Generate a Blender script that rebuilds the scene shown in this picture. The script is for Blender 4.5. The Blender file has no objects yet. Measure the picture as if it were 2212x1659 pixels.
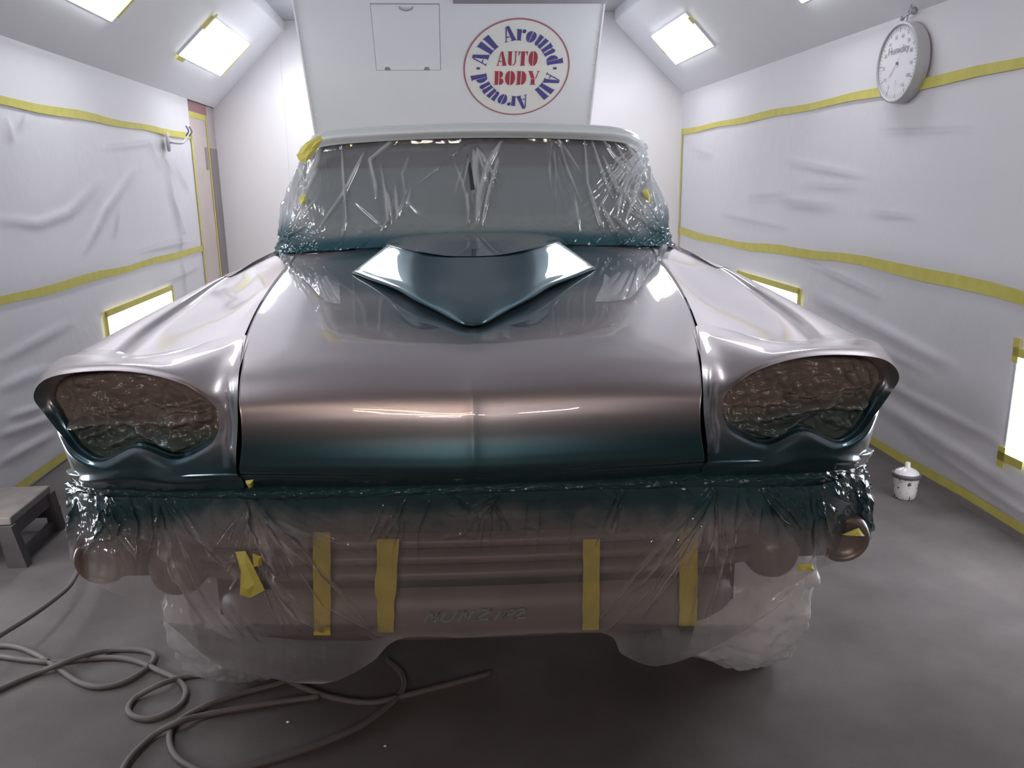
import bpy, math, random
import numpy as np
from mathutils import Matrix, Vector
random.seed(7)
rng = np.random.default_rng(11)
C = bpy.context.scene.collection
scene = bpy.context.scene

# ------------------------------------------------------------------ camera
F = 1770.0
PITCH, YAW, ROLL = math.radians(13.9), math.radians(1.85), math.radians(.856)
CAM = np.array([.029, 0., 1.6])
_f = np.array([math.sin(YAW)*math.cos(PITCH), math.cos(YAW)*math.cos(PITCH), -math.sin(PITCH)])
_r = np.array([math.cos(YAW), -math.sin(YAW), 0.])
_d = np.cross(_f, _r)
_c, _s = math.cos(ROLL), math.sin(ROLL)
CM = np.array([_c*_r+_s*_d, -_s*_r+_c*_d, _f])      # rows: right, down, forward
cam_data = bpy.data.cameras.new('camera')
cam_data.sensor_width = 36
cam_data.lens = 36*F/2212
cam_data.clip_start = .05
cam = bpy.data.objects.new('camera', cam_data)
C.objects.link(cam)
m = Matrix(((CM[0][0], -CM[1][0], -CM[2][0], CAM[0]), (CM[0][1], -CM[1][1], -CM[2][1], CAM[1]),
            (CM[0][2], -CM[1][2], -CM[2][2], CAM[2]), (0, 0, 0, 1)))
cam.matrix_world = m
scene.camera = cam
# ------------------------------------------------------------------ world + exposure
scene.view_settings.view_transform = 'Standard'
scene.view_settings.look = 'None'
scene.view_settings.gamma = 1
scene.view_settings.exposure = 0.08
scene.view_settings.use_curve_mapping = False
w = bpy.data.worlds.new('world'); scene.world = w; w.use_nodes = True
w.node_tree.nodes['Background'].inputs[0].default_value = (.6, .62, .7, 1)
w.node_tree.nodes['Background'].inputs[1].default_value = .012
scene.cycles.use_denoising = True
scene.cycles.denoising_prefilter = 'ACCURATE'
scene.cycles.denoising_input_passes = 'RGB_ALBEDO_NORMAL'
scene.cycles.max_bounces = 10
scene.cycles.diffuse_bounces = 5
scene.cycles.transparent_max_bounces = 16
scene.cycles.sample_clamp_indirect = 6
LAMP_SLOPE = 14.5       # emission of the tube boxes set in the sloped ceiling
LAMP_LOW = 9.0        # emission of the tube boxes low in the walls
LAMP_COL = (.93, .95, 1.0)

# measured helpers: a photo ray met with a real plane of the booth
def px(P):
    P = np.asarray(P, float)
    q = (P-CAM) @ CM.T
    return np.stack([1106+F*q[..., 0]/q[..., 2], 829.5+F*q[..., 1]/q[..., 2]], -1)
def ray(x, y): return CM.T @ np.array([(x-1106)/F, (y-829.5)/F, 1.])
def hit(x, y, n, k):
    r = ray(x, y); n = np.asarray(n, float)
    return CAM + r*((k-n@CAM)/(n@r))
def atY(x, y, v): return hit(x, y, (0, 1, 0), v)
def atZ(x, y, v): return hit(x, y, (0, 0, 1), v)
RY = math.radians(-3.31)
E1 = np.array([math.cos(RY), -math.sin(RY), 0.]); E2 = np.array([math.sin(RY), math.cos(RY), 0.])
def R(a, d, z): return a*E1 + d*E2 + np.array([0, 0, z])        # booth coordinates

# ------------------------------------------------------------------ materials
def mat(name, col, rough=.5, metal=0., spec=.5, coat=0., coat_r=.03, emit=None, est=0., bump=None, noise=None, alpha=1):
    m = bpy.data.materials.new(name); m.use_nodes = True
    nt = m.node_tree; b = nt.nodes['Principled BSDF']
    b.inputs['Base Color'].default_value = (*col, 1); b.inputs['Roughness'].default_value = rough
    b.inputs['Metallic'].default_value = metal; b.inputs['Specular IOR Level'].default_value = spec
    b.inputs['Coat Weight'].default_value = coat; b.inputs['Coat Roughness'].default_value = coat_r
    if emit: b.inputs['Emission Color'].default_value = (*emit, 1); b.inputs['Emission Strength'].default_value = est
    tc = nt.nodes.new('ShaderNodeTexCoord')
    if noise:                                   # (scale, amount, colour2, detail)
        n = nt.nodes.new('ShaderNodeTexNoise'); n.inputs['Scale'].default_value = noise[0]; n.inputs['Detail'].default_value = noise[3]
        nt.links.new(tc.outputs['Object'], n.inputs['Vector'])
        r = nt.nodes.new('ShaderNodeValToRGB'); r.color_ramp.elements[0].position = noise[4] if len(noise) > 4 else .35
        r.color_ramp.elements[1].position = noise[5] if len(noise) > 5 else .65
        r.color_ramp.elements[0].color = (*col, 1); r.color_ramp.elements[1].color = (*noise[2], 1)
        nt.links.new(n.outputs['Fac'], r.inputs[0]); nt.links.new(r.outputs[0], b.inputs['Base Color'])
    if bump:                                    # (scale, strength, distance)
        n = nt.nodes.new('ShaderNodeTexNoise'); n.inputs['Scale'].default_value = bump[0]; n.inputs['Detail'].default_value = 4
        nt.links.new(tc.outputs['Object'], n.inputs['Vector'])
        bp = nt.nodes.new('ShaderNodeBump'); bp.inputs['Strength'].default_value = bump[1]; bp.inputs['Distance'].default_value = bump[2]
        nt.links.new(n.outputs['Fac'], bp.inputs['Height']); nt.links.new(bp.outputs[0], b.inputs['Normal'])
    return m

def attr_paint(name, c1, c2, c3=None):
    """two-tone metallic lacquer; the mesh attribute 'teal' says where the second colour was sprayed"""
    m = bpy.data.materials.new(name); m.use_nodes = True; nt = m.node_tree; b = nt.nodes['Principled BSDF']
    a = nt.nodes.new('ShaderNodeAttribute'); a.attribute_name = 'teal'
    mx = nt.nodes.new('ShaderNodeMix'); mx.data_type = 'RGBA'
    mx.inputs['A'].default_value = (*c1, 1); mx.inputs['B'].default_value = (*c2, 1)
    nt.links.new(a.outputs['Fac'], mx.inputs['Factor']); nt.links.new(mx.outputs['Result'], b.inputs['Base Color'])
    b.inputs['Metallic'].default_value = .72; b.inputs['Roughness'].default_value = .40
    b.inputs['Coat Weight'].default_value = 1.; b.inputs['Coat Roughness'].default_value = .025
    return m

def film_mat(name, milk, op_lo, op_hi, rough=.14, bump=.5, bscale=9., stretch=(1, 1, 1), trans=.35, teal=(.050, .115, .14), tealop=.5, rot=(0, 0, 0)):
    """thin polyethylene: partly clear, milky, glossy, crinkled; 'teal' attribute = overspray"""
    m = bpy.data.materials.new(name); m.use_nodes = True; nt = m.node_tree; N = nt.nodes; L = nt.links
    b = N['Principled BSDF']; out = N['Material Output']
    a = N.new('ShaderNodeAttribute'); a.attribute_name = 'teal'
    o = N.new('ShaderNodeAttribute'); o.attribute_name = 'op'
    mx = N.new('ShaderNodeMix'); mx.data_type = 'RGBA'; mx.inputs['A'].default_value = (*milk, 1); mx.inputs['B'].default_value = (*teal, 1)
    L.new(a.outputs['Fac'], mx.inputs['Factor']); L.new(mx.outputs['Result'], b.inputs['Base Color'])
    b.inputs['Roughness'].default_value = rough; b.inputs['Specular IOR Level'].default_value = .7
    tc = N.new('ShaderNodeTexCoord'); mp = N.new('ShaderNodeMapping'); mp.inputs['Scale'].default_value = stretch
    mp.inputs['Rotation'].default_value = rot
    L.new(tc.outputs['Object'], mp.inputs['Vector'])
    n1 = N.new('ShaderNodeTexNoise'); n1.inputs['Scale'].default_value = bscale; n1.inputs['Detail'].default_value = 5; n1.inputs['Distortion'].default_value = .8
    L.new(mp.outputs[0], n1.inputs['Vector'])
    ab = N.new('ShaderNodeMath'); ab.operation = 'SUBTRACT'; ab.inputs[1].default_value = .5; L.new(n1.outputs['Fac'], ab.inputs[0])
    ab2 = N.new('ShaderNodeMath'); ab2.operation = 'ABSOLUTE'; L.new(ab.outputs[0], ab2.inputs[0])
    bp = N.new('ShaderNodeBump'); bp.inputs['Strength'].default_value = bump; bp.inputs['Distance'].default_value = .008; bp.invert = True
    L.new(ab2.outputs[0], bp.inputs['Height']); L.new(bp.outputs[0], b.inputs['Normal'])
    tl = N.new('ShaderNodeBsdfTranslucent'); L.new(mx.outputs['Result'], tl.inputs['Color'])
    ms = N.new('ShaderNodeMixShader'); ms.inputs[0].default_value = trans; L.new(b.outputs[0], ms.inputs[1]); L.new(tl.outputs[0], ms.inputs[2])
    tr = N.new('ShaderNodeBsdfTransparent'); tr.inputs[0].default_value = (.97, .96, .97, 1)
    gl = N.new('ShaderNodeBsdfGlossy'); gl.inputs['Roughness'].default_value = .06; L.new(bp.outputs[0], gl.inputs['Normal'])
    lw = N.new('ShaderNodeLayerWeight'); lw.inputs[0].default_value = .5
    pw = N.new('ShaderNodeMath'); pw.operation = 'POWER'; pw.inputs[1].default_value = 4; L.new(lw.outputs['Facing'], pw.inputs[0])
    fr = N.new('ShaderNodeMath'); fr.operation = 'MULTIPLY_ADD'; fr.inputs[1].default_value = .85; fr.inputs[2].default_value = .11; L.new(pw.outputs[0], fr.inputs[0])
    mg = N.new('ShaderNodeMixShader'); L.new(fr.outputs[0], mg.inputs[0]); L.new(tr.outputs[0], mg.inputs[1]); L.new(gl.outputs[0], mg.inputs[2])
    mr = N.new('ShaderNodeMapRange'); mr.inputs['To Min'].default_value = op_lo; mr.inputs['To Max'].default_value = op_hi
    L.new(o.outputs['Fac'], mr.inputs['Value'])
    ad = N.new('ShaderNodeMath'); ad.operation = 'MULTIPLY_ADD'; ad.use_clamp = True
    L.new(a.outputs['Fac'], ad.inputs[0]); ad.inputs[1].default_value = tealop; L.new(mr.outputs[0], ad.inputs[2])
    mo = N.new('ShaderNodeMixShader'); L.new(ad.outputs[0], mo.inputs[0]); L.new(mg.outputs[0], mo.inputs[1]); L.new(ms.outputs[0], mo.inputs[2])
    L.new(mo.outputs[0], out.inputs['Surface'])
    return m

MAUVE = (.47, .42, .45); TEAL = (.038, .095, .122)
M = dict(
    paint=attr_paint('two_tone_lacquer', MAUVE, TEAL),
    roof=mat('roof_lacquer', (.66, .71, .73), .4, .0, coat=.4, coat_r=.2),
    wall=mat('booth_white', (.86, .845, .88), .38, noise=(1.3, 0, (.82, .81, .85), 3), bump=(3, .08, .02)),
    wall_back=mat('booth_white_back', (.85, .83, .85), .35, noise=(.9, 0, (.82, .80, .825), 2)),
    ceil=mat('booth_ceiling', (.80, .80, .83), .42, noise=(.8, 0, (.77, .77, .80), 2)),
    ceil_grey=mat('ceiling_grey', (.40, .41, .44), .5),
    floor=mat('dusty_floor', (.103, .091, .090), .85, noise=(3.2, 0, (.158, .140, .139), 8, .3, .7), bump=(330, .5, .005)),
    tape=mat('yellow_tape', (.72, .66, .16), .55, noise=(14, 0, (.66, .60, .13), 3), bump=(60, .2, .003)),
    tape_d=mat('yellow_tape_dull', (.62, .50, .06), .6, noise=(20, 0, (.50, .41, .06), 4)),
    lens=mat('lamp_lens', (.9, .9, .9), .3, emit=LAMP_COL, est=LAMP_LOW),
    lens_s=mat('lamp_lens_slope', (.9, .9, .9), .3, emit=LAMP_COL, est=LAMP_SLOPE),
    tube_w=mat('shop_tube', (.9, .9, .9), .3, emit=(1, .93, .88), est=220),
    tube_o=mat('shop_warm_tube', (.9, .8, .6), .3, emit=(1, .5, .16), est=110),
    black=mat('black_void', (.012, .012, .014), .7),
    rubber=mat('tyre_rubber', (.03, .03, .03), .7),
    dark=mat('shop_dark', (.045, .042, .045), .8),
    glass=mat('windshield_glass', (.060, .100, .105), .12, spec=.5),
    bar=mat('mauve_overspray_bar', (.178, .148, .15), .45, noise=(9, 0, (.145, .122, .124), 4)),
    bar2=mat('mauve_overspray_pod', (.26, .21, .20), .35, .2, noise=(12, 0, (.19, .155, .15), 4)),
    beige=mat('door_beige', (.70, .59, .55), .6, noise=(2.5, 0, (.64, .55, .52), 5)),
    maroon=mat('door_header', (.38, .20, .20), .6),
    jamb=mat('door_jamb', (.30, .26, .26), .6),
    panel=mat('panel_white', (.82, .84, .87), .33, bump=(1.2, .04, .02)),
    white=mat('white_trim', (.9, .9, .92), .4),
    cream=mat('sign_cream', (.84, .84, .80), .35),
    blue=mat('sign_blue', (.10, .09, .30), .4),
    red=mat('sign_red', (.42, .06, .09), .4),
    ring=mat('sign_ring', (.42, .16, .20), .4),
    metal=mat('galvanised', (.45, .45, .48), .4, .6),
    grey=mat('grey_plastic', (.50, .50, .53), .4),
    dial=mat('dial_white', (.90, .88, .92), .3, coat=.6),
    ink=mat('dial_ink', (.30, .29, .36), .5),
    hose=mat('dusty_hose', (.135, .118, .118), .6, bump=(80, .2, .002)),
    stool=mat('stool_grey', (.105, .095, .10), .7, noise=(8, 0, (.075, .07, .073), 4)),
    stool_top=mat('stool_top', (.26, .23, .215), .8, noise=(12, 0, (.21, .185, .175), 5)),
    cup=mat('cup_white', (.80, .78, .80), .25, noise=(42, 0, (.10, .10, .13), 3, .585, .615), coat=.5),
    lid=mat('cup_lid', (.85, .83, .85), .2, coat=.6),
    collar=mat('cup_collar', (.13, .12, .14), .4),
    chalk=mat('blue_chalk', (.19, .26, .29), .8),
    bag=film_mat('wheel_bag_film', (.88, .86, .88), .30, 1.0, .20, 1., 9, trans=.35),
    film_f=film_mat('front_film', (.74, .69, .71), .12, .95, .12, .5, 6, (2.4, 1, .5), trans=.35, tealop=.55),
    film_w=film_mat('windshield_film', (.84, .87, .92), .10, .95, .10, .5, 9, (1.8, 1, .6), trans=.3, tealop=.8, teal=(.035, .115, .145)),
    film_h=mat('headlight_film', (.10, .08, .075), .26, spec=.5, bump=(16, .9, .02)),
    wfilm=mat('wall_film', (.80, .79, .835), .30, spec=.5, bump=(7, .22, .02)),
)
# headlight film gets its overspray fade too
def teal_fade(m, c1, c2):
    nt = m.node_tree; b = nt.nodes['Principled BSDF']
    a = nt.nodes.new('ShaderNodeAttribute'); a.attribute_name = 'teal'
    mx = nt.nodes.new('ShaderNodeMix'); mx.data_type = 'RGBA'; mx.inputs['A'].default_value = (*c1, 1); mx.inputs['B'].default_value = (*c2, 1)
    nt.links.new(a.outputs['Fac'], mx.inputs['Factor']); nt.links.new(mx.outputs['Result'], b.inputs['Base Color'])
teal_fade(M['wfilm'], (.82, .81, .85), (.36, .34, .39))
teal_fade(M['film_h'], (.20, .165, .155), (.075, .105, .10))

# ------------------------------------------------------------------ mesh helpers
def link(name, me, parent=None, smooth=True):
    o = bpy.data.objects.new(name, me); C.objects.link(o)
    if parent: o.parent = parent
    if smooth:
        me.polygons.foreach_set('use_smooth', [True]*len(me.polygons))
    return o
def mesh(name, V, Fc, material, parent=None, smooth=True, attrs=None):
    me = bpy.data.meshes.new(name)
    me.from_pydata([tuple(map(float, v)) for v in V], [], [tuple(int(i) for i in f) for f in Fc]); me.update()
    me.materials.append(material)
    for k, v in (attrs or {}).items():
        at = me.attributes.new(k, 'FLOAT', 'POINT'); at.data.foreach_set('value', np.asarray(v, np.float32).ravel())
    return link(name, me, parent, smooth)
def tag(o, label=None, cat=None, group=None, kind=None):
    if label: o['label'] = label
    if cat: o['category'] = cat
    if group: o['group'] = group
    if kind: o['kind'] = kind
    return o
def empty(name, loc, label, cat, group=None):
    o = bpy.data.objects.new(name, None); C.objects.link(o); o.location = [float(v) for v in loc]; o.empty_display_size = .1
    EMP[o.name] = np.array(loc, float)
    return tag(o, label, cat, group)
EMP = {}
def keep(o):      # child meshes are written in world coordinates: undo the parent's offset
    o.matrix_parent_inverse = Matrix.Translation([-float(v) for v in EMP[o.parent.name]]) if o.parent and o.parent.name in EMP else Matrix()
    return o
def pmesh(name, V, Fc, material, parent=None, smooth=True, attrs=None):
    return keep(mesh(name, V, Fc, material, parent, smooth, attrs))
def gridf(nu, nv, closed=False):
    out = []
    for j in range(nv-1):
        for i in range(nu if closed else nu-1):
            i2 = (i+1) % nu
            out.append((j*nu+i, j*nu+i2, (j+1)*nu+i2, (j+1)*nu+i))
    return out
def cr(P, n, closed=False):
    """Catmull-Rom through the keys along axis 0, n samples"""
    P = np.asarray(P, float); k = len(P)
    if closed: t = np.linspace(0, k, n, endpoint=False)
    else: t = np.linspace(0, k-1, n)
    i = np.minimum(np.floor(t).astype(int), k-1 if closed else k-2); f = (t-i).reshape((-1,)+(1,)*(P.ndim-1))
    if closed: g = lambda j: P[(i+j) % k]
    else:
        Q = np.concatenate([2*P[:1]-P[1:2], P, 2*P[-1:]-P[-2:-1]]); g = lambda j: Q[i+1+j]
    a, b, c, d = g(-1), g(0), g(1), g(2)
    return .5*((2*b)+(-a+c)*f+(2*a-5*b+4*c-d)*f**2+(-a+3*b-3*c+d)*f**3)
def surf(net, nu, nv):
    net = np.asarray(net, float)                # [row][col][3]
    A = cr(net, nv); return np.transpose(cr(np.transpose(A, (1, 0, 2)), nu), (1, 0, 2))   # [nv][nu][3]
def sm(x, a, b):
    t = np.clip((np.asarray(x, float)-a)/(b-a), 0, 1); return t*t*(3-2*t)
def box(name, lo, hi, material, parent=None, bev=0.):
    lo = np.array(lo, float); hi = np.array(hi, float)
    V = [(x, y, z) for x in (lo[0], hi[0]) for y in (lo[1], hi[1]) for z in (lo[2], hi[2])]
    Fc = [(0, 1, 3, 2), (4, 6, 7, 5), (0, 4, 5, 1), (2, 3, 7, 6), (0, 2, 6, 4), (1, 5, 7, 3)]
    o = pmesh(name, V, Fc, material, parent, smooth=False)
    if bev: b = o.modifiers.new('bevel', 'BEVEL'); b.width = bev; b.segments = 2
    return o
def slab(name, P, n, t, material, parent=None, bev=0.):
    """polygon P (list of 3D points) given thickness t along -n"""
    P = np.array(P, float); n = np.array(n, float); n = n/np.linalg.norm(n); k = len(P)
    V = np.concatenate([P, P-n*t]); Fc = [tuple(range(k)), tuple(range(2*k-1, k-1, -1))]+[(i, i+k, (i+1) % k+k, (i+1) % k) for i in range(k)]
    o = pmesh(name, V, Fc, material, parent, smooth=False)
    if bev: b = o.modifiers.new('bevel', 'BEVEL'); b.width = bev; b.segments = 2
    return o
def tube(name, P, r, material, parent=None, n=10, dense=12, caps=True):
    P = np.array(P, float); Q = cr(P, (len(P)-1)*dense+1) if dense > 1 else P
    T = np.gradient(Q, axis=0); T /= np.linalg.norm(T, axis=1)[:, None]+1e-9
    up = np.array([0, 0, 1.]); V = []
    for q, t in zip(Q, T):
        a = np.cross(t, up)
        if np.linalg.norm(a) < .05: a = np.cross(t, (0, 1, 0))
        a /= np.linalg.norm(a); b = np.cross(a, t)
        for i in range(n):
            th = 2*math.pi*i/n; V.append(q+r*(math.cos(th)*a+math.sin(th)*b))
    Fc = gridf(n, len(Q), True)
    if caps: Fc += [tuple(range(n))[::-1], tuple(range((len(Q)-1)*n, len(Q)*n))]
    return pmesh(name, V, Fc, material, parent)
def lathe(name, prof, c, axis, material, parent=None, n=40):
    axis = np.array(axis, float); axis /= np.linalg.norm(axis)
    a = np.cross(axis, (0, 0, 1.)) if abs(axis[2]) < .9 else np.array([1., 0, 0]); a /= np.linalg.norm(a); b = np.cross(axis, a)
    V = [np.array(c, float)+h*axis+r*(math.cos(2*math.pi*i/n)*a+math.sin(2*math.pi*i/n)*b) for r, h in prof for i in range(n)]
    return pmesh(name, V, gridf(n, len(prof), True), material, parent)
def ridges(Q, lines, wscale=1., wmin=5.2):
    """sum of fold heights at photo-plane points Q (...,2); lines: (points, width, height)"""
    H = np.zeros(Q.shape[:-1])
    for pts, wd, h in lines:
        wd = max(wd, wmin/wscale)
        pts = np.array(pts, float); best = np.full(H.shape, 1e9); tt = np.zeros(H.shape); n = len(pts)-1
        for i in range(n):
            a, b = pts[i], pts[i+1]; ab = b-a
            t = np.clip(((Q-a)@ab)/(ab@ab), 0, 1); dd = np.linalg.norm(Q-(a+t[..., None]*ab), axis=-1)
            mk = dd < best; best = np.where(mk, dd, best); tt = np.where(mk, (i+t)/n, tt)
        H += h*np.exp(-(best/(wd*wscale))**2)*np.sin(np.pi*np.clip(tt*.9+.05, 0, 1))**.6
    return H
def vnoise(P, scale, seed=0, octs=3):
    """cheap smooth pseudo-noise from summed sines"""
    r = np.random.default_rng(seed); P = np.asarray(P, float); out = np.zeros(P.shape[:-1]); amp = 1.
    for o in range(octs):
        for _ in range(5):
            k = r.normal(size=P.shape[-1])*scale*(2**o); out += amp*np.sin(P@k+r.uniform(0, 6.28))/5
        amp *= .5
    return out

# ================================================================== THE BOOTH
AL, AR = -2.25, 2.61                # side walls
DL, DR = 9.42, 8.65                 # back wall meets left / right wall
HL, HR = 2.40, 2.44                 # wall heights
SL, SR, HC = -1.44, 1.90, 3.24      # flat ceiling edges and height
D0 = 1.2                            # booth mouth
def quad(name, pts, material, kind='structure', parent=None):
    o = pmesh(name, pts, [tuple(range(len(pts)))], material, parent, smooth=False)
    if kind and not parent: o['kind'] = kind
    return o
o = slab('floor', [R(-12, -14, 0), R(12, -14, 0), R(12, 12, 0), R(-12, 12, 0)], (0, 0, 1), .1, M['floor']); o['kind'] = 'structure'
dj0, dj1 = 8.40, 9.38               # door opening in the left wall
o = slab('wall_left', [R(AL, D0, 0), R(AL, dj0, 0), R(AL, dj0, HL), R(AL, D0, HL)], E1, .1, M['wall']); o['kind'] = 'structure'
o = slab('wall_right', [R(AR, D0, 0), R(AR, DR+.1, 0), R(AR, DR+.1, HR), R(AR, D0, HR)], -E1, .1, M['wall']); o['kind'] = 'structure'
bl, brr = R(AL-.6, DL+.08, 0), R(AR+.1, DR-.01, 0)
bn = np.cross(brr-bl, (0, 0, 1.)); bn = bn/np.linalg.norm(bn)
if bn[1] > 0: bn = -bn
zz = np.array([0, 0, 1.])
o = slab('wall_back', [bl, brr, brr+zz*HC, bl+zz*HC], bn, .1, M['wall_back']); o['kind'] = 'structure'
o = slab('ceiling_slope_left', [R(AL, D0, HL), R(AL, DL, HL), R(SL, DL-.1, HC-.08), R(SL, D0, HC-.08)], E1*.7-zz*.7, .06, M['ceil']); o.name = 'ceiling'; o['kind'] = 'structure'
o = slab('ceiling', [R(AR, D0, HR), R(AR, DR, HR), R(SR, DR+.1, HC-.08), R(SR, D0, HC-.08)], -E1*.7-zz*.7, .06, M['ceil']); o['kind'] = 'structure'
o = slab('ceiling', [R(SL-.05, D0, HC), R(SR+.05, D0, HC), R(SR+.05, DR+.2, HC), R(SL-.05, DL, HC)], -zz, .06, M['ceil_grey']); o['kind'] = 'structure'
# shallow step trims where the slopes end
o = slab('trim_1', [R(SL, D0, HC-.10), R(SL, DL-.1, HC-.10), R(SL, DL-.1, HC), R(SL, D0, HC)], E1, .02, M['ceil']); o['kind'] = 'structure'
o = slab('trim_2', [R(SR, D0, HC-.10), R(SR, DR+.05, HC-.10), R(SR, DR+.05, HC), R(SR, D0, HC)], -E1, .02, M['ceil']); o['kind'] = 'structure'
o = slab('trim_3', [R(SR-.28, D0, HC-.05), R(SR-.28, DR+.05, HC-.05), R(SR-.28, DR+.05, HC), R(SR-.28, D0, HC)], -E1, .04, M['ceil_grey']); o['kind'] = 'structure'
o = slab('trim_4', [R(SL+.30, D0, HC-.05), R(SL+.30, DL-.1, HC-.05), R(SL+.30, DL-.1, HC), R(SL+.30, D0, HC)], E1, .04, M['ceil_grey']); o['kind'] = 'structure'
# back-wall panel joint on the left
v0 = hit(608, 160, bn, bn@bl); 
o = slab('trim_5', [v0+bn*.004+E1*.004-zz*v0[2]+zz*.1, v0+bn*.004-zz*v0[2]+zz*.1, v0+bn*.004-zz*v0[2]+zz*3.1, v0+bn*.004+E1*.004-zz*v0[2]+zz*3.1], bn, .004, M['ceil']); o['kind'] = 'structure'
# baseboards
o = slab('baseboard_right', [R(AR-.012, D0, 0), R(AR-.012, DR, 0), R(AR-.012, DR, .035), R(AR-.012, D0, .035)], -E1, .012, mat('base_grey', (.33, .29, .29), .7)); o['kind'] = 'structure'
# dark shop behind the photographer (only seen in reflections)
o = slab('wall_front', [R(-12, -13, 0), R(12, -13, 0), R(12, -13, 6), R(-12, -13, 6)], (0, 1, 0), .1, M['dark']); o['kind'] = 'structure'
o = slab('ceiling', [R(-12, -13, 5.2), R(12, -13, 5.2), R(12, D0, 5.2), R(-12, D0, 5.2)], (0, 0, -1), .1, M['dark']); o['kind'] = 'structure'
o = slab('wall_side', [R(-8, -13, 0), R(-8, D0, 0), R(-8, D0, 5.2), R(-8, -13, 5.2)], E1, .1, M['dark']); o['kind'] = 'structure'; o.name = 'wall_front_left'
o = slab('wall_side', [R(9, -13, 0), R(9, D0, 0), R(9, D0, 5.2), R(9, -13, 5.2)], -E1, .1, M['dark']); o['kind'] = 'structure'; o.name = 'wall_front_right'

# ---- the door recess at the far end of the left wall
rec = AL-.022
dn_ = slab('door_1', [R(rec, dj0-.02, 0), R(rec, 9.09, 0), R(rec, 9.09, 2.30), R(rec, dj0-.02, 2.30)], E1, .04, M['beige']); dn_['kind'] = 'structure'
o = slab('door_frame', [R(rec, dj0-.1, 2.30), R(rec, 9.13, 2.30), R(rec, 9.13, 2.40), R(rec, dj0-.1, 2.40)], E1, .05, M['maroon'], dn_)
o = slab('door_frame', [R(rec, 9.09, 0), R(rec, 9.13, 0), R(rec, 9.13, 2.31), R(rec, 9.09, 2.31)], E1, .03, M['maroon'], dn_)
o = slab('door_jamb', [R(rec+.005, 9.125, 0), R(rec+.005, dj1+.15, 0), R(rec+.005, dj1+.15, 1.98), R(rec+.005, 9.125, 1.98)], E1, .05, M['jamb'], dn_)
o = slab('door_jamb', [R(rec+.002, 9.125, 1.98), R(rec+.002, dj1+.15, 1.98), R(rec+.002, dj1+.15, 2.4), R(rec+.002, 9.125, 2.4)], E1, .05, mat('jamb_pale', (.55, .47, .48), .6), dn_)
o = slab('tape_strip', [R(rec+.004, dj0, 2.245), R(rec+.004, 9.09, 2.245), R(rec+.004, 9.09, 2.30), R(rec+.004, dj0, 2.30)], E1, .003, M['tape'], dn_); o['label'] = 'yellow masking tape'
o = slab('tape_strip', [R(rec+.007, 9.055, 0), R(rec+.007, 9.09, 0), R(rec+.007, 9.09, 2.30), R(rec+.007, 9.055, 2.30)], E1, .003, M['tape'], dn_); o['label'] = 'yellow masking tape'
o = slab('door_pull', [R(rec+.012, 8.93, 1.76), R(rec+.012, 8.99, 1.76), R(rec+.012, 8.99, 1.98), R(rec+.012, 8.93, 1.98)], E1, .018, mat('smudged_pull', (.33, .29, .28), .6), dn_, .004)
o = slab('trim_6', [R(AL-.1, D0, 2.38), R(AL-.1, DL, 2.38), R(AL-.1, DL, 2.40), R(AL-.1, D0, 2.40)], E1, .3, M['ceil']); o['kind'] = 'structure'

# ---- lamps
def fixture(name, P, n, lens_m, label, group, tapes):
    """P: four corners of the light opening, n: outward normal"""
    P = [np.array(p, float) for p in P]; n = np.array(n, float); n = n/np.linalg.norm(n); c = sum(P)/4
    e = empty(name, c, label, 'light', group)
    slab('housing', [c+(p-c)*1.0+n*.004+((p-c)/np.linalg.norm(p-c))*.02 for p in P], n, .03, M['white'], e)
    slab('lens', [p+n*.012 for p in P], n, .006, lens_m, e)
    for (i, j, s0, s1, wd) in tapes:
        a, b = P[i], P[j]; u = (b-a)/np.linalg.norm(b-a); out = np.cross(u, n)
        if out@((a+b)/2-c) < 0: out = -out
        q0 = a+(b-a)*s0; q1 = a+(b-a)*s1
        t = slab('tape_strip', [q0+n*.014, q1+n*.014, q1+n*.014+out*wd, q0+n*.014+out*wd], n, .003, M['tape'], e); t['label'] = 'yellow masking tape'
    return e
full = [(0, 1, -.03, 1.03, .045), (1, 2, -.1, 1.1, .05), (2, 3, -.03, 1.03, .045), (3, 0, -.1, 1.1, .05)]
def low(side, d0, d1, z0, z1, label, tp=full):
    a = AL+.012 if side < 0 else AR-.012
    return fixture('wall_light', [R(a, d0, z0), R(a, d1, z0), R(a, d1, z1), R(a, d0, z1)], E1*(-side), M['lens'], label, None, tp)
low(-1, 5.80, 7.22, .36, .735, 'glaring low wall light set in the left wall behind the truck fender')
low(1, 5.60, 6.76, .40, .79, 'far low wall light in the right wall behind the fender')
low(1, 2.15, 3.33, .36, .81, 'near low wall light cut by the right edge of the picture', [(0, 1, .90, 1.04, .04), (1, 2, -.16, .06, .045), (1, 2, .94, 1.18, .04), (2, 3, -.03, .12, .04)])
low(-1, 2.15, 3.30, .38, .78, 'near low wall light in the left wall, outside the picture edge', full)
def slopeP(side, s, d):
    if side < 0: a = AL+(SL-AL)*s; z = HL+(HC-.08-HL)*s
    else: a = AR+(SR-AR)*s; z = HR+(HC-.08-HR)*s
    return R(a, d, z)
def high(side, d0, d1, s0, s1, label, tp):
    n = (E1 if side < 0 else -E1)*.7-zz*.7
    off = n/np.linalg.norm(n)*.01
    return fixture('ceiling_light', [slopeP(side, s0, d0)+off, slopeP(side, s0, d1)+off, slopeP(side, s1, d1)+off, slopeP(side, s1, d0)+off], n, M['lens_s'], label, None, tp)
tp2 = [(0, 1, -.02, .12, .04), (1, 2, .1, 1.0, .04), (3, 0, -.1, .3, .05)]
high(-1, 7.32, 8.62, .32, .69, 'glaring light in the left ceiling slope with tape at two corners', tp2)
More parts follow.
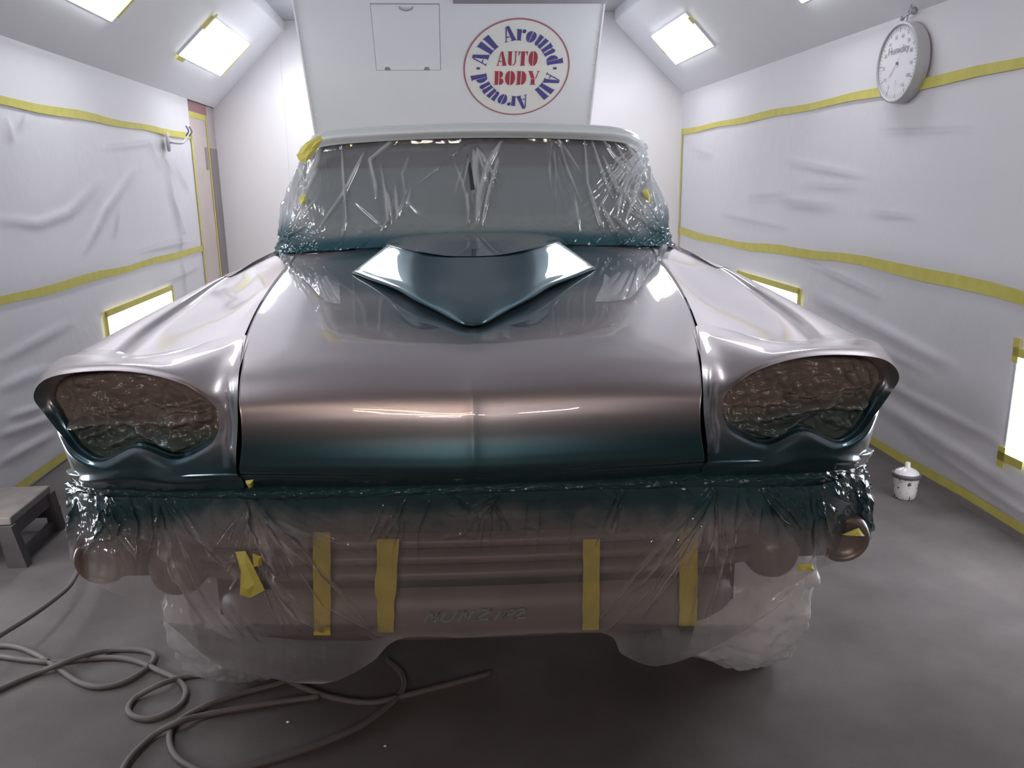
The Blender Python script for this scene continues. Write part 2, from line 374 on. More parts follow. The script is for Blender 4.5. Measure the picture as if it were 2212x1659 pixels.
high(1, 7.05, 8.10, .32, .66, 'blown-out round-glowing light in the right ceiling slope', [(3, 0, .1, .3, .04), (1, 2, .4, .55, .04)])
high(-1, 4.65, 5.85, .32, .66, 'light at the top left picture edge in the left ceiling slope', tp2)
high(1, 4.45, 5.35, .32, .66, 'light at the top right picture edge in the right ceiling slope', tp2)
high(-1, 1.7, 2.7, .32, .66, 'unseen added light in the left ceiling slope nearest the booth mouth', tp2)  # out-of-view pair by the mouth, added to brighten the hood's front curve
high(1, 1.7, 2.7, .32, .66, 'unseen added light in the right ceiling slope nearest the booth mouth', tp2)
# tubes hanging in the dark shop behind the photographer
for (x0, x1, y, z, mm, lb) in [(-2.6, .0, -6.0, 3.9, 'tube_w', 'long white tube light hanging in the dark shop'), (-1.6, .0, -7.2, 3.6, 'tube_w', 'shorter white tube light hanging farther back in the dark shop'),
                               (1.0, 2.2, -6.4, 3.9, 'tube_w', 'white tube light on the right side of the dark shop'), (-2.2, -.3, -4.6, 3.75, 'tube_o', 'warm orange tube light in the dark shop')]:
    t = tube('tube_light', [(x0, y, z), ((x0+x1)/2, y, z), (x1, y, z)], .019, M[mm], dense=2); tag(t, lb, 'light')

# ---- wall films framed with yellow tape
def wall_film(side, d0, d1, z0f, z1f, label, folds, tapes, seed):
    """z0f/z1f: callables of d"""
    a = AL+.006 if side < 0 else AR-.006; nrm = E1*(-side)
    nu, nv = 260, 110
    D = np.linspace(d0, d1, nu); V = []; 
    for j in range(nv):
        t = j/(nv-1)
        for d in D:
            V.append(R(a, d, z0f(d)*(1-t)+z1f(d)*t))
    V = np.array(V)
    q = px(V); H = ridges(q, folds)
    H += .005*(.5+.5*vnoise(V, 3., seed)) 
    tt = np.repeat(np.linspace(0, 1, nv), nu); uu = np.tile(np.linspace(0, 1, nu), nv)
    edge = np.minimum(np.minimum(tt, 1-tt)*12, np.minimum(uu, 1-uu)*25).clip(0, 1)
    V = V+nrm*(np.maximum(H, 0)*edge)[:, None]
    e = empty('wall_film', V.mean(0), label, 'plastic sheet')
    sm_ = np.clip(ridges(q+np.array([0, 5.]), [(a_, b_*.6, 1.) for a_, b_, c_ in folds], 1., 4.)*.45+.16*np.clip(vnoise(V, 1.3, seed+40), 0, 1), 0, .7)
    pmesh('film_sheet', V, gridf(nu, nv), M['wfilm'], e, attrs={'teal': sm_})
    for (da, za, db, zb, wd) in tapes:          # polyline strips
        n = 24; pts = []
        for i in range(n+1):
            t = i/n; d = da+(db-da)*t; z = za(d) if callable(za) else za+(zb-za)*t
            pts.append((d, z+.006*math.sin(5.1*d+seed)))
        vert = abs(db-da) < .05
        V = []
        for d, z in pts:
            if vert: V += [R(a, d-wd/2, z)+nrm*.011, R(a, d+wd/2, z)+nrm*.011]
            else:
                w2 = wd*(1+.12*math.sin(3*d+seed)); V += [R(a, d, z-w2/2)+nrm*.011, R(a, d, z+w2/2)+nrm*.011]
        t = pmesh('tape_strip', V, [(2*i, 2*i+1, 2*i+3, 2*i+2) for i in range(n)], M['tape'], e); t['label'] = 'yellow masking tape'
    return e
zuR = lambda d: 2.065; zmR = lambda d: 1.075+.03*math.sin((d-3)*1.1)-.012*max(0, 5-d)
zuL = lambda d: 2.055; zmL = lambda d: 1.02+.012*(6-d)*.5
foldsR = [([(1700, 350), (1860, 380)], 9, .010), ([(1690, 435), (1800, 448)], 12, .012), ([(1620, 430), (1700, 425)], 10, .006), ([(1880, 460), (1980, 470)], 8, .006),
          ([(1560, 470), (1700, 500)], 10, .006), ([(1500, 330), (1540, 340)], 8, .006), ([(1900, 285), (2100, 280)], 6, .004), ([(1750, 610), (2000, 700)], 14, .012), ([(1850, 600), (2150, 640)], 10, .006), ([(1740, 400), (1850, 405)], 8, .006)]
foldsRl = [([(1760, 640), (2050, 790)], 13, .014), ([(1780, 700), (2000, 800)], 9, .008), ([(1880, 860), (2200, 1060)], 14, .015), ([(1930, 840), (2150, 950)], 10, .010), ([(1730, 560), (1900, 640)], 8, .006), ([(1800, 760), (1960, 850)], 9, .008), ([(1960, 930), (2212, 1110)], 9, .010)]
foldsL = [([(285, 375), (230, 450), (185, 540)], 8, .016), ([(210, 400), (150, 460), (80, 485), (0, 475)], 11, .012), ([(255, 460), (245, 520)], 8, .008), ([(355, 350), (370, 430), (395, 500)], 5, .022), ([(10, 260), (25, 310)], 8, .010),
          ([(370, 440), (385, 500), (392, 560)], 4, .014), ([(55, 240), (40, 280)], 7, .006), ([(230, 320), (320, 310), (345, 370)], 7, .008), ([(300, 545), (400, 520)], 6, .008), ([(380, 370), (405, 410)], 5, .008), ([(340, 330), (370, 380)], 5, .008)]
foldsLl = [([(20, 900), (90, 880)], 8, .012), ([(0, 840), (95, 800)], 12, .012), ([(0, 940), (120, 900)], 9, .012), ([(0, 780), (150, 700)], 10, .008), ([(390, 560), (400, 640)], 4, .010), ([(0, 1000), (110, 940)], 9, .012), ([(330, 620), (420, 580)], 6, .010)]
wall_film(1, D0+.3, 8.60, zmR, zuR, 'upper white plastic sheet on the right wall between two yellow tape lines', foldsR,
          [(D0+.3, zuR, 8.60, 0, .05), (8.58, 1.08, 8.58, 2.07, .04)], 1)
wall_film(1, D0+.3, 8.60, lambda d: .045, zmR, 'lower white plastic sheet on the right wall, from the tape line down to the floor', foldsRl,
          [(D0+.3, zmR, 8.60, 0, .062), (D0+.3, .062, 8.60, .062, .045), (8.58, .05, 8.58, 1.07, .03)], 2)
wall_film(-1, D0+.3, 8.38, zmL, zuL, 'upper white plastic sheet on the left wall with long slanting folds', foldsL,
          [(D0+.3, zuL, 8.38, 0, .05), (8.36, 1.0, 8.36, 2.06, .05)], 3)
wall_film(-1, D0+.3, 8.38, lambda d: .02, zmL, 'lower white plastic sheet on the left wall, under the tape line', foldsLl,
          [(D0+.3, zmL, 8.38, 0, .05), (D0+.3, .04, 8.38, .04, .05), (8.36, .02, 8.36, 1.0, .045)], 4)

# ================================================================== HOOD PANEL ON THE BACK WALL (with the painted sign)
def room_plane_hit(x, y, dd): return hit(x, y, E2, dd)
db = 8.30
B0, B1 = room_plane_hit(678, 285, db), room_plane_hit(1277, 268, db)
dt = 7.5
T0, T1 = room_plane_hit(630, 0, dt), room_plane_hit(1307, 4, dt)
zb, zt = (B0[2]+B1[2])/2, (T0[2]+T1[2])/2
sl = (dt-db)/(zt-zb)                                   # d per z
def PP(a, z): return R(a, db+(z-zb)*sl, z)             # a point of the leaning panel
pn = np.cross(E1, PP(0, 1)-PP(0, 0)); pn /= np.linalg.norm(pn)
if pn[1] > 0: pn = -pn
pu = PP(0, 1)-PP(0, 0); pu /= np.linalg.norm(pu)
def phit(x, y): return hit(x, y, pn, pn@PP(0, zb))
aLz = lambda z: float(np.interp(z, [0, zb, zt, 4], [B0@E1, B0@E1, T0@E1, T0@E1]))
aRz = lambda z: float(np.interp(z, [0, zb, zt, 4], [B1@E1, B1@E1, T1@E1, T1@E1]))
aL_, aR_ = aLz(zb), aRz(zb)
zlow = zb-(8.8-db)/(-sl) if sl < 0 else 1.0
ztop = HC
hoodp = empty('exhaust_hood', PP((aL_+aR_)/2, zb), 'leaning white panelled hood at the back of the booth carrying the round painted sign', 'hood')
slab('front_panel', [PP(aL_, zlow), PP(aR_, zlow), PP(aRz(ztop), ztop), PP(aLz(ztop), ztop)], pn, .012, M['panel'], hoodp)
for az, s_ in ((aLz, -1), (aRz, 1)):
    a_, a2 = az(zlow), az(ztop)
    slab('side_cheek', [PP(a_, zlow), R(a_, 9.3, zlow), R(a2, 9.3, ztop), PP(a2, ztop)], E1*s_, .012, M['panel'], hoodp)
    slab('edge_flange', [PP(a_, zlow)+pn*.012, PP(a_-s_*.014, zlow)+pn*.012, PP(a2-s_*.014, ztop)+pn*.012, PP(a2, ztop)+pn*.012], pn, .012, M['white'], hoodp)
def ondome(x, y, r=.009):
    c = phit(x, y)+pn*.001
    return lathe('rivet', [(r, 0), (r*.9, r*.35), (r*.5, r*.6), (.0001, r*.7)], c, pn, M['white'], hoodp, 10)
for y in (65, 100, 137, 175, 207, 245): ondome(1277+(268-y)*.113-9, y)
for y in (65, 103, 140, 178, 212, 247): ondome(678-(285-y)*.168+10, y)
for y in (70, 102, 142, 172, 208, 241): ondome(977, y, .006); ondome(987, y, .006)
h0, h1, h2, h3 = phit(803, 9), phit(949, 9), phit(950, 150), phit(812, 150)
# squared-up hatch
ha0, ha1 = ((h0@E1)+(h3@E1))/2, ((h1@E1)+(h2@E1))/2; hz0, hz1 = (h2[2]+h3[2])/2, (h0[2]+h1[2])/2
slab('hatch_gasket', [PP(ha0-.006, hz0-.006)+pn*.002, PP(ha1+.006, hz0-.006)+pn*.002, PP(ha1+.006, hz1+.006)+pn*.002, PP(ha0-.006, hz1+.006)+pn*.002], pn, .002, M['ceil_grey'], hoodp)
hatch = slab('hatch_door', [PP(ha0, hz0)+pn*.008, PP(ha1, hz0)+pn*.008, PP(ha1, hz1)+pn*.008, PP(ha0, hz1)+pn*.008], pn, .006, M['panel'], hoodp, .002)
def sub(o, par): o.parent = par; o.matrix_parent_inverse = par.matrix_parent_inverse.inverted() @ Matrix() if False else Matrix(); return o
for x in (837, 922):
    c = phit(x, 148); q = slab('hinge', [c+E1*.03-pu*.012+pn*.012, c-E1*.03-pu*.012+pn*.012, c-E1*.018+pu*.02+pn*.012, c+E1*.018+pu*.02+pn*.012], pn, .01, M['metal'], hatch, .002)
c = phit(877, 16)
tube('latch_handle', [c-E1*.06+pu*.012+pn*.01, c-E1*.045-pu*.004+pn*.02, c-pu*.014+pn*.025, c+E1*.045-pu*.004+pn*.02, c+E1*.06+pu*.012+pn*.01], .006, M['metal'], hatch, 8, 5)
c0, c1 = phit(978, 2), phit(1309, 2)
slab('top_rail', [c0+pn*.03-pu*.01, c1+pn*.03-pu*.01, c1+pn*.03+pu*.05, c0+pn*.03+pu*.05], pn, .03, M['metal'], hoodp, .003)
# sign
sc_ = phit(1116, 148.5); SRx = abs((phit(1231, 148)-phit(1002, 148))@E1)/2
def arcpoly(r, n=72): return [(r*math.cos(2*math.pi*i/n), r*math.sin(2*math.pi*i/n)) for i in range(n)]
def onsign(p, off): return sc_+E1*p[0]+pu*p[1]+pn*off
sign = slab('sign_disc', [onsign(p, .003) for p in arcpoly(SRx*.985)], pn, .002, M['cream'], hoodp)
sign['label'] = 'cream round sign lettered in blue and red'
n = 96
V = [onsign((r*math.cos(2*math.pi*i/n), r*math.sin(2*math.pi*i/n)), .005) for r in (SRx*.972, SRx) for i in range(n)]
pmesh('sign_ring', V, gridf(n, 2, True), M['ring'], sign)
def ell(cx, cy, rx, ry, a0, a1, n=14): return [(cx+rx*math.cos(math.radians(a0+(a1-a0)*i/n)), cy+ry*math.sin(math.radians(a0+(a1-a0)*i/n))) for i in range(n+1)]
G = {
 'A': (.84, [[(.36, 1), (.52, 1), (.86, .05), (.86, 0), (.46, 0), (.46, .05), (.53, .05)], [(.30, .95), (.345, .98), (.44, .62), (.40, .56)][:0] or [(.33, .98), (.37, .86), (.13, .05), (.22, .05), (.22, 0), (-.02, 0), (-.02, .05), (.06, .05)], [(.2, .27), (.43, .27), (.41, .34), (.22, .34)]]),
 'U': (.84, [[(0, 1), (.42, 1), (.42, .95), (.37, .95), (.37, 0), (.25, .01), (.12, .08), (.06, .22), (.06, .95), (0, .95)], [(.56, 1), (.84, 1), (.84, .95), (.75, .95), (.75, .24), (.66, .07), (.43, .0), (.43, .05), (.60, .12), (.66, .26), (.66, .95), (.56, .95)]]),
 'T': (.82, [[(.25, 1), (.57, 1), (.57, .05), (.65, .05), (.65, 0), (.17, 0), (.17, .05), (.25, .05)], [(0, 1), (.2, 1), (.2, .94), (.1, .88), (.04, .7), (0, .7)], [(.82, 1), (.62, 1), (.62, .94), (.72, .88), (.78, .7), (.82, .7)]]),
 'O': (.80, [ell(.36, .5, .36, .52, 90, 270), ell(.44, .5, .36, .52, -90, 90)]),
 'B': (.78, [[(0, 1), (.34, 1), (.34, 0), (0, 0), (0, .05), (.06, .05), (.06, .95), (0, .95)], ell(.42, .76, .28, .25, -90, 90), ell(.42, .245, .34, .255, -90, 90)]),
 'D': (.82, [[(0, 1), (.34, 1), (.34, 0), (0, 0), (0, .05), (.06, .05), (.06, .95), (0, .95)], ell(.42, .5, .38, .5, -90, 90)]),
 'Y': (.84, [[(0, 1), (.38, 1), (.38, .95), (.34, .95), (.56, .46), (.27, .46), (.05, .95), (0, .95)], [(.27, .42), (.57, .42), (.57, .05), (.65, .05), (.65, 0), (.19, 0), (.19, .05), (.27, .05)], [(.60, .44), (.62, .5), (.78, .95), (.70, .95), (.70, 1), (.92, 1), (.92, .95), (.85, .95), (.66, .42)]]),
 'l': (.36, [[(0, 1), (.33, 1), (.33, .05), (.38, .05), (.38, 0), (-.04, 0), (-.04, .05), (.03, .05), (.03, .95), (0, .95)]]),
 'r': (.58, [[(0, .72), (.31, .72), (.31, .05), (.37, .05), (.37, 0), (-.03, 0), (-.03, .05), (.04, .05), (.04, .67), (0, .67)], ell(.47, .6, .11, .13, 0, 340), [(.34, .55), (.42, .70), (.5, .72), (.5, .66), (.38, .5)]]),
 'o': (.66, [ell(.30, .36, .30, .37, 90, 270), ell(.36, .36, .30, .37, -90, 90)]),
 'u': (.74, [[(0, .72), (.31, .72), (.31, .04), (.2, -.01), (.08, .06), (.04, .18), (.04, .67), (0, .67)], [(.40, .72), (.69, .72), (.69, .05), (.74, .05), (.74, 0), (.42, 0), (.42, .67), (.40, .67)], [(.31, .06), (.42, .14), (.42, .2), (.31, .13)]]),
 'n': (.74, [[(0, .72), (.31, .72), (.31, .05), (.36, .05), (.36, 0), (-.03, 0), (-.03, .05), (.03, .05), (.03, .67), (0, .67)], [(.41, .64), (.52, .73), (.63, .70), (.69, .58), (.69, .05), (.74, .05), (.74, 0), (.38, 0), (.38, .05), (.42, .05)], [(.31, .58), (.42, .66), (.42, .6), (.31, .52)]]),
 'd': (.72, [ell(.34, .36, .33, .37, 90, 270), [(.33, 1), (.67, 1), (.67, .05), (.72, .05), (.72, 0), (.38, 0), (.38, .95), (.33, .95)]]),
 '-': (.22, [[(0, .38), (.2, .38), (.2, .60), (0, .60)]]),
 ' ': (.30, [])}
def lettering(name, placed, material, parent, thick=.002, off=.0062):
    V = []; Fc = []
    for polys, f in placed:
        for P in polys:
            k = len(V); V += [f(p) for p in P]; Fc.append(tuple(range(k, k+len(P))))
    return pmesh(name, V, Fc, material, parent, smooth=False)
def circ(text, a_start, a_end):
    """clockwise from a_start to a_end (degrees), bottoms toward the centre"""
    tot = sum(G[c][0]+.08 for c in text)-.08; r0, r1 = SRx*.575, SRx*.875; out = []; x = 0
    for c in text:
        wd = G[c][0]; 
        am = a_start+(a_end-a_start)*((x+wd/2)/tot); x += wd+.08
        th = math.radians(am); rad = np.array([math.cos(th), math.sin(th)]); tan = np.array([math.sin(th), -math.cos(th)])
        hh = r1-r0; ws = abs(math.radians(a_end-a_start))*(r0+r1)/2/tot
        out.append((G[c][1], lambda p, wd=wd, rad=rad, tan=tan, hh=hh, ws=ws: onsign(tan*(p[0]-wd/2)*ws*(.72+.36*p[1])/.9+rad*(r0+p[1]*hh), .0065)))
    return out
placed = circ('All', 174, 128)+circ('Around', 114, 7)+circ('All', -7, -50)+circ('Around', -68, -172)
placed += circ('-', 180.5, 176.5)+circ('-', 3.0, -1.0)
lettering('sign_lettering', placed, M['blue'], sign)['label'] = 'blue words All Around, twice round the sign'
def straight(text, cx, cy, h, wtot):
    tot = sum(G[c][0]+.1 for c in text)-.1; s = wtot/tot; out = []; x = 0
    for c in text:
        out.append((G[c][1], lambda p, x=x: onsign((cx-wtot/2+(x+p[0])*s, cy+p[1]*h), .0065))); x += G[c][0]+.1
    return out
lettering('sign_lettering', straight('AUTO', .0, SRx*.07, SRx*.29, SRx*.76)+straight('BODY', -.0, -SRx*.33, SRx*.29, SRx*.84), M['red'], sign)['label'] = 'red words AUTO BODY in the middle of the sign'

# ================================================================== THE TRUCK
truck = empty('pickup_truck', (0, 2.9, 0), 'old pickup truck in mauve and teal metallic paint, masked in plastic film', 'truck')
def tealmask(V):
    X, Y, Z = np.abs(V[..., 0]), V[..., 1], V[..., 2]
    t = 1-sm(Z, 1.075, 1.165)                                            # lower nose
    front = 1-sm(Y, 1.62, 1.72)
    t1 = t*np.where(Y < 1.9, 1, sm(Z, 1.2, .95))
    # the fade round the scoop
    t2 = (1-sm(X*1.0+np.maximum(0, 2.02-Y)*1.25, .12, .46))*sm(Y, 1.66, 1.80)
    t3 = (1-sm(np.hypot((X-.0)/.60, (Y-2.66)/.52), .70, 1.08))
    t4 = sm(Y, 1.7, 1.5)*0
    return np.clip(np.maximum(np.maximum(t1, t2*.9), t3), 0, 1)
def mirrored(V, s): 
    V = V.copy(); V[..., 0] *= s; return V
# ---- hood
hr = [((0, 2.95, 1.376), (.632, 2.95, 1.356)), ((0, 2.65, 1.334), (.622, 2.65, 1.318)), ((0, 2.35, 1.296), (.597, 2.35, 1.291)),
      ((0, 2.10, 1.268), (.566, 2.10, 1.270)), ((0, 1.90, 1.252), (.530, 1.88, 1.248)), ((0, 1.76, 1.240), (.497, 1.74, 1.230)),
      ((0, 1.66, 1.222), (.482, 1.66, 1.208)), ((0, 1.60, 1.193), (.474, 1.615, 1.175)), ((0, 1.575, 1.150), (.470, 1.603, 1.138)),
      ((0, 1.566, 1.100), (.473, 1.603, 1.092)), ((0, 1.556, 1.060), (.479, 1.600, 1.056)), ((0, 1.556, 1.036), (.483, 1.602, 1.034)), ((0, 1.575, 1.018), (.484, 1.622, 1.017)), ((0, 1.62, 1.010), (.484, 1.66, 1.010))]
net = []
for c, s in hr:
    c = np.array(c); s = np.array(s); row = []
    for u in (0, .06, .2, .4, .6, .8, .93, .985):
        p = c*(1-u)+s*u
        p[2] = c[2]+(s[2]-c[2])*u**2.2+.010*math.sin(math.pi*u)*(1 if c[1] > 1.65 else .2)
        p[1] = c[1]+(s[1]-c[1])*u**1.6
        if u == 0: p[2] += .003; p[1] -= .002
        row.append(p)
    e = s.copy(); e[0] -= .004; row.append(e)
    e2 = e.copy(); e2[2] -= .018 if c[1] > 1.66 else 0; e2[1] += .0 if c[1] > 1.66 else .018; row.append(e2)
    net.append(row)
S = surf(net, 90, 150)
full_ = np.concatenate([mirrored(S, -1)[:, ::-1][:, :-1], S], 1)
nu, nv = full_.shape[1], full_.shape[0]
HOODS = full_.reshape(-1, 3)
hood = pmesh('hood', HOODS, gridf(nu, nv), M['paint'], truck, attrs={'teal': tealmask(HOODS)})
# ---- hood scoop
def half_to_full(S): return np.concatenate([mirrored(S, -1)[:, ::-1][:, :-1], S], 1)
SLip = np.array([(0, 1.943, 1.269), (.030, 1.958, 1.273), (.09, 2.062, 1.287), (.156, 2.160, 1.304), (.215, 2.270, 1.319), (.300, 2.425, 1.3255), (.374, 2.559, 1.333)])   # V-shaped lower edge
SU = np.array([(0, 2.40, 1.388), (.035, 2.40, 1.389), (.085, 2.375, 1.394), (.145, 2.365, 1.405), (.195, 2.425, 1.409), (.233, 2.490, 1.413), (.268, 2.560, 1.413)])   # brow arc
bulge = {.2: (.010, .010, .008, .004, 0, 0, 0), .5: (.006, .006, .002, .002, .0, 0, 0), .8: (.002, .002, 0, 0, 0, 0, 0)}
snet = [SLip+np.array([0, .035, -.014]), SLip]+[SLip*(1-t)+SU*t+np.array([(0, 0, b_) for b_ in bulge[t]]) for t in (.2, .5, .8)]+[SU, SU+np.array([0, .020, .004])]
SB = np.array([(0, 2.66, 1.417), (.035, 2.66, 1.417), (.10, 2.66, 1.417), (.165, 2.68, 1.417), (.225, 2.72, 1.414), (.265, 2.76, 1.408), (.30, 2.80, 1.395)])
SC = np.array([(0, 2.90, 1.428), (.035, 2.90, 1.428), (.10, 2.90, 1.427), (.168, 2.91, 1.425), (.250, 2.93, 1.418), (.320, 2.95, 1.405), (.345, 2.96, 1.380)])
snet = np.array(snet+[SB, SC])
sk_ = snet[:, -1:]+np.array([.006, .022, -.012]); sk2 = snet[:, -1:]+np.array([.012, .05, -.055])
snet = np.concatenate([snet, sk_, sk2], 1)
S = half_to_full(surf(snet, 44, 110)); V = S.reshape(-1, 3)
pmesh('hood_scoop', V, gridf(S.shape[1], S.shape[0]), M['paint'], truck, attrs={'teal': np.ones(len(V))})
# ---- fenders
K0 = [(.532, 1.670, 1.130), (.545, 1.675, 1.158), (.600, 1.690, 1.194), (.680, 1.710, 1.215), (.775, 1.730, 1.221), (.885, 1.752, 1.210), (.945, 1.775, 1.187), (.981, 1.805, 1.146),
      (.968, 1.815, 1.105), (.912, 1.765, 1.070), (.868, 1.740, 1.034), (.808, 1.715, 1.022), (.720, 1.690, 1.060), (.636, 1.675, 1.036), (.562, 1.670, 1.066), (.537, 1.670, 1.098)]
K3 = [(.475, 1.607, 1.130), (.488, 1.690, 1.219), (.545, 1.950, 1.254), (.690, 1.950, 1.224), (.805, 1.950, 1.209), (.865, 1.950, 1.224), (.950, 1.950, 1.216), (.998, 1.970, 1.170),
      (1.012, 1.985, 1.100), (1.000, 1.985, 1.010), (1.012, 2.010, .880), (.900, 1.800, .935), (.740, 1.705, .955), (.620, 1.665, .965), (.492, 1.640, .972), (.487, 1.612, 1.050)]
K0 = np.array(K0); K3 = np.array(K3)
off1 = np.array([(-.018, -.010, 0), (-.014, -.008, .006), (-.004, .012, .012), (0, .022, .011), (0, .026, .009), (.004, .026, .009), (.008, .034, .010), (.014, .045, .004),
                 (.016, .055, -.004), (.010, .01, -.008), (.008, -.006, -.012), (0, -.010, -.012), (0, -.010, -.014), (0, -.010, -.012), (-.010, -.010, -.008), (-.016, -.010, -.004)])
K1 = K0+off1
K2 = .5*(K1+K3)+np.array([(0, -.004, 0), (-.004, -.012, .006), (-.01, 0, .004), (0, 0, .004), (0, 0, .002), (0, 0, .006), (.006, 0, .010), (.012, 0, .004),
                          (.012, 0, 0), (.01, 0, 0), (0, -.02, 0), (0, -.02, 0), (0, -.018, 0), (0, -.016, 0), (0, -.014, 0), (0, -.008, 0)])
Ki = K0+np.array([(.006, .03, 0), (.006, .04, -.004), (.004, .05, -.008), (0, .055, -.008), (0, .06, -.008), (-.006, .055, -.010), (-.012, .05, -.012), (-.026, .03, -.008),
                  (-.034, .004, .0), (-.010, .020, .004), (-.006, .016, .005), (0, .016, .004), (0, .016, .006), (0, .016, .008), (.006, .018, .006), (.006, .022, 0)])
def lower(k): return k
secY = [1.95, 2.2, 2.45, 2.7, 2.93, 3.05]
secs = [K3[2:11],
 [(.582, 2.2, 1.276), (.715, 2.2, 1.242), (.845, 2.2, 1.220), (.893, 2.2, 1.235), (.955, 2.2, 1.226), (1.0, 2.2, 1.180), (1.014, 2.2, 1.10), (1.003, 2.2, 1.01), (1.02, 2.2, .86)],
 [(.609, 2.45, 1.301), (.735, 2.45, 1.258), (.868, 2.45, 1.232), (.910, 2.45, 1.245), (.960, 2.45, 1.236), (1.0, 2.45, 1.19), (1.014, 2.45, 1.11), (1.004, 2.45, 1.01), (1.02, 2.45, .90)],
 [(.628, 2.70, 1.326), (.750, 2.70, 1.280), (.885, 2.70, 1.247), (.922, 2.70, 1.256), (.963, 2.70, 1.246), (1.0, 2.70, 1.20), (1.014, 2.7, 1.12), (1.004, 2.7, 1.02), (1.02, 2.7, .93)],
 [(.638, 2.93, 1.354), (.765, 2.93, 1.305), (.900, 2.93, 1.262), (.934, 2.93, 1.266), (.967, 2.93, 1.254), (1.0, 2.93, 1.21), (1.014, 2.93, 1.13), (1.004, 2.93, 1.02), (1.02, 2.93, .92)],
 [(.70, 3.08, 1.366), (.80, 3.08, 1.322), (.905, 3.08, 1.272), (.938, 3.08, 1.272), (.970, 3.08, 1.258), (1.0, 3.08, 1.21), (1.014, 3.08, 1.13), (1.004, 3.08, 1.02), (1.02, 3.08, .88)]]
door_s = [[(.74, 3.09, 1.362), (.82, 3.09, 1.325), (.910, 3.09, 1.274), (.940, 3.09, 1.273), (.970, 3.09, 1.259), (1.0, 3.09, 1.21), (1.014, 3.09, 1.13), (1.004, 3.09, .95), (.97, 3.09, .5)],
 [(.76, 3.6, 1.36), (.83, 3.6, 1.33), (.910, 3.6, 1.282), (.940, 3.6, 1.28), (.970, 3.6, 1.265), (1.0, 3.6, 1.22), (1.014, 3.6, 1.13), (1.004, 3.6, .95), (.97, 3.6, .5)],
 [(.76, 4.2, 1.36), (.83, 4.2, 1.33), (.910, 4.2, 1.284), (.940, 4.2, 1.28), (.970, 4.2, 1.265), (1.0, 4.2, 1.22), (1.014, 4.2, 1.13), (1.004, 4.2, .95), (.97, 4.2, .5)]]
bed_s = [[(.86, 4.22, 1.23), (.88, 4.22, 1.25), (.910, 4.22, 1.26), (.940, 4.22, 1.26), (.970, 4.22, 1.25), (1.0, 4.22, 1.21), (1.014, 4.22, 1.13), (1.004, 4.22, .95), (.97, 4.22, .5)]]
bed_s.append([(x, 6.2, z) for x, y, z in bed_s[0]])
SIDE = {}
for s, nm in ((-1, 'left'), (1, 'right')):
    # front annulus round the lamp opening
    rings = surf(np.array([K1*1, K2, K3]), 16, 3)
    A = np.array([Ki, K0, K1, .5*(K1+K2), K2, .5*(K2+K3), K3])
    A[3] += .3*(K1-.5*(K1+K2))*np.array([0, .3, 0]); 
    dense = np.transpose(cr(np.transpose(A[1:], (1, 0, 2)), 128, closed=True), (1, 0, 2))   # around
    dense = cr(dense, 60)                                                     # outwards
    V = mirrored(dense.reshape(-1, 3), s)
    n0 = len(V); Fc = gridf(128, 60, True)
    B = surf(secs, 90, 110); V2 = mirrored(B.reshape(-1, 3), s)
    # inner seam lip, turned down
    seam = np.concatenate([np.array([(.484+.003, 1.62, 1.012), (.486, 1.604, 1.04), (.476, 1.606, 1.10), (.474, 1.607, 1.13), (.478, 1.63, 1.175), (.486, 1.68, 1.215), (.512, 1.80, 1.24)]), np.array([q[0] for q in secs[:5]])])
    ss = cr(seam, 120); lipb = ss.copy(); lipb[:, 2] -= .03*sm(ss[:, 1], 1.6, 1.75); lipb[:, 1] += .03*(1-sm(ss[:, 1], 1.6, 1.75)); lipb[:, 0] += .006
    V3 = mirrored(np.concatenate([ss, lipb]), s)
    allV = np.concatenate([V, V2, V3]); Fc += [tuple(i+n0 for i in f) for f in gridf(90, 110)]
    n1 = n0+len(V2); Fc += [(n1+i, n1+i+1, n1+120+i+1, n1+120+i) for i in range(119)]
    tm = tealmask(allV)
    X, Y, Z = np.abs(allV[:, 0]), allV[:, 1], allV[:, 2]
    tf = (1-sm(Z, 1.02, 1.14))*.97                                     # lower nose and side
    tf = np.maximum(tf, .7*(1-sm(X, .48, .53))*(1-sm(Z, 1.16, 1.22))*(Y < 1.8))
    tf = np.maximum(tf, .0)
    o = pmesh('fender', allV, Fc, M['paint'], truck, attrs={'teal': tf}); SIDE[s] = o
    o['label'] = 'front fender with hooded brow, ' + ('left in the photo' if s < 0 else 'right in the photo')
    # bezel: the recessed rim inside the opening
    rim = np.array([K0, .5*(K0+Ki)+np.array([0, .004, 0]), Ki, Ki+np.array([0, .03, 0])])
    D = np.transpose(cr(np.transpose(rim, (1, 0, 2)), 128, closed=True), (1, 0, 2)); D = cr(D, 14)
    VV = mirrored(D.reshape(-1, 3), s)
    pmesh('headlight_bezel', VV, gridf(128, 14, True), M['paint'], truck, attrs={'teal': (1-sm(VV[:, 2], 1.08, 1.2))})
    dsf = surf(door_s, 70, 30); VV = mirrored(dsf.reshape(-1, 3), s)
    pmesh('door', VV, gridf(70, 30), M['paint'], truck, attrs={'teal': 1-sm(VV[:, 2], .7, 1.1)})
    dsf = surf(bed_s, 60, 8); VV = mirrored(dsf.reshape(-1, 3), s)
    pmesh('bed_side', VV, gridf(60, 8), M['paint'], truck, attrs={'teal': 1-sm(VV[:, 2], .7, 1.1)})
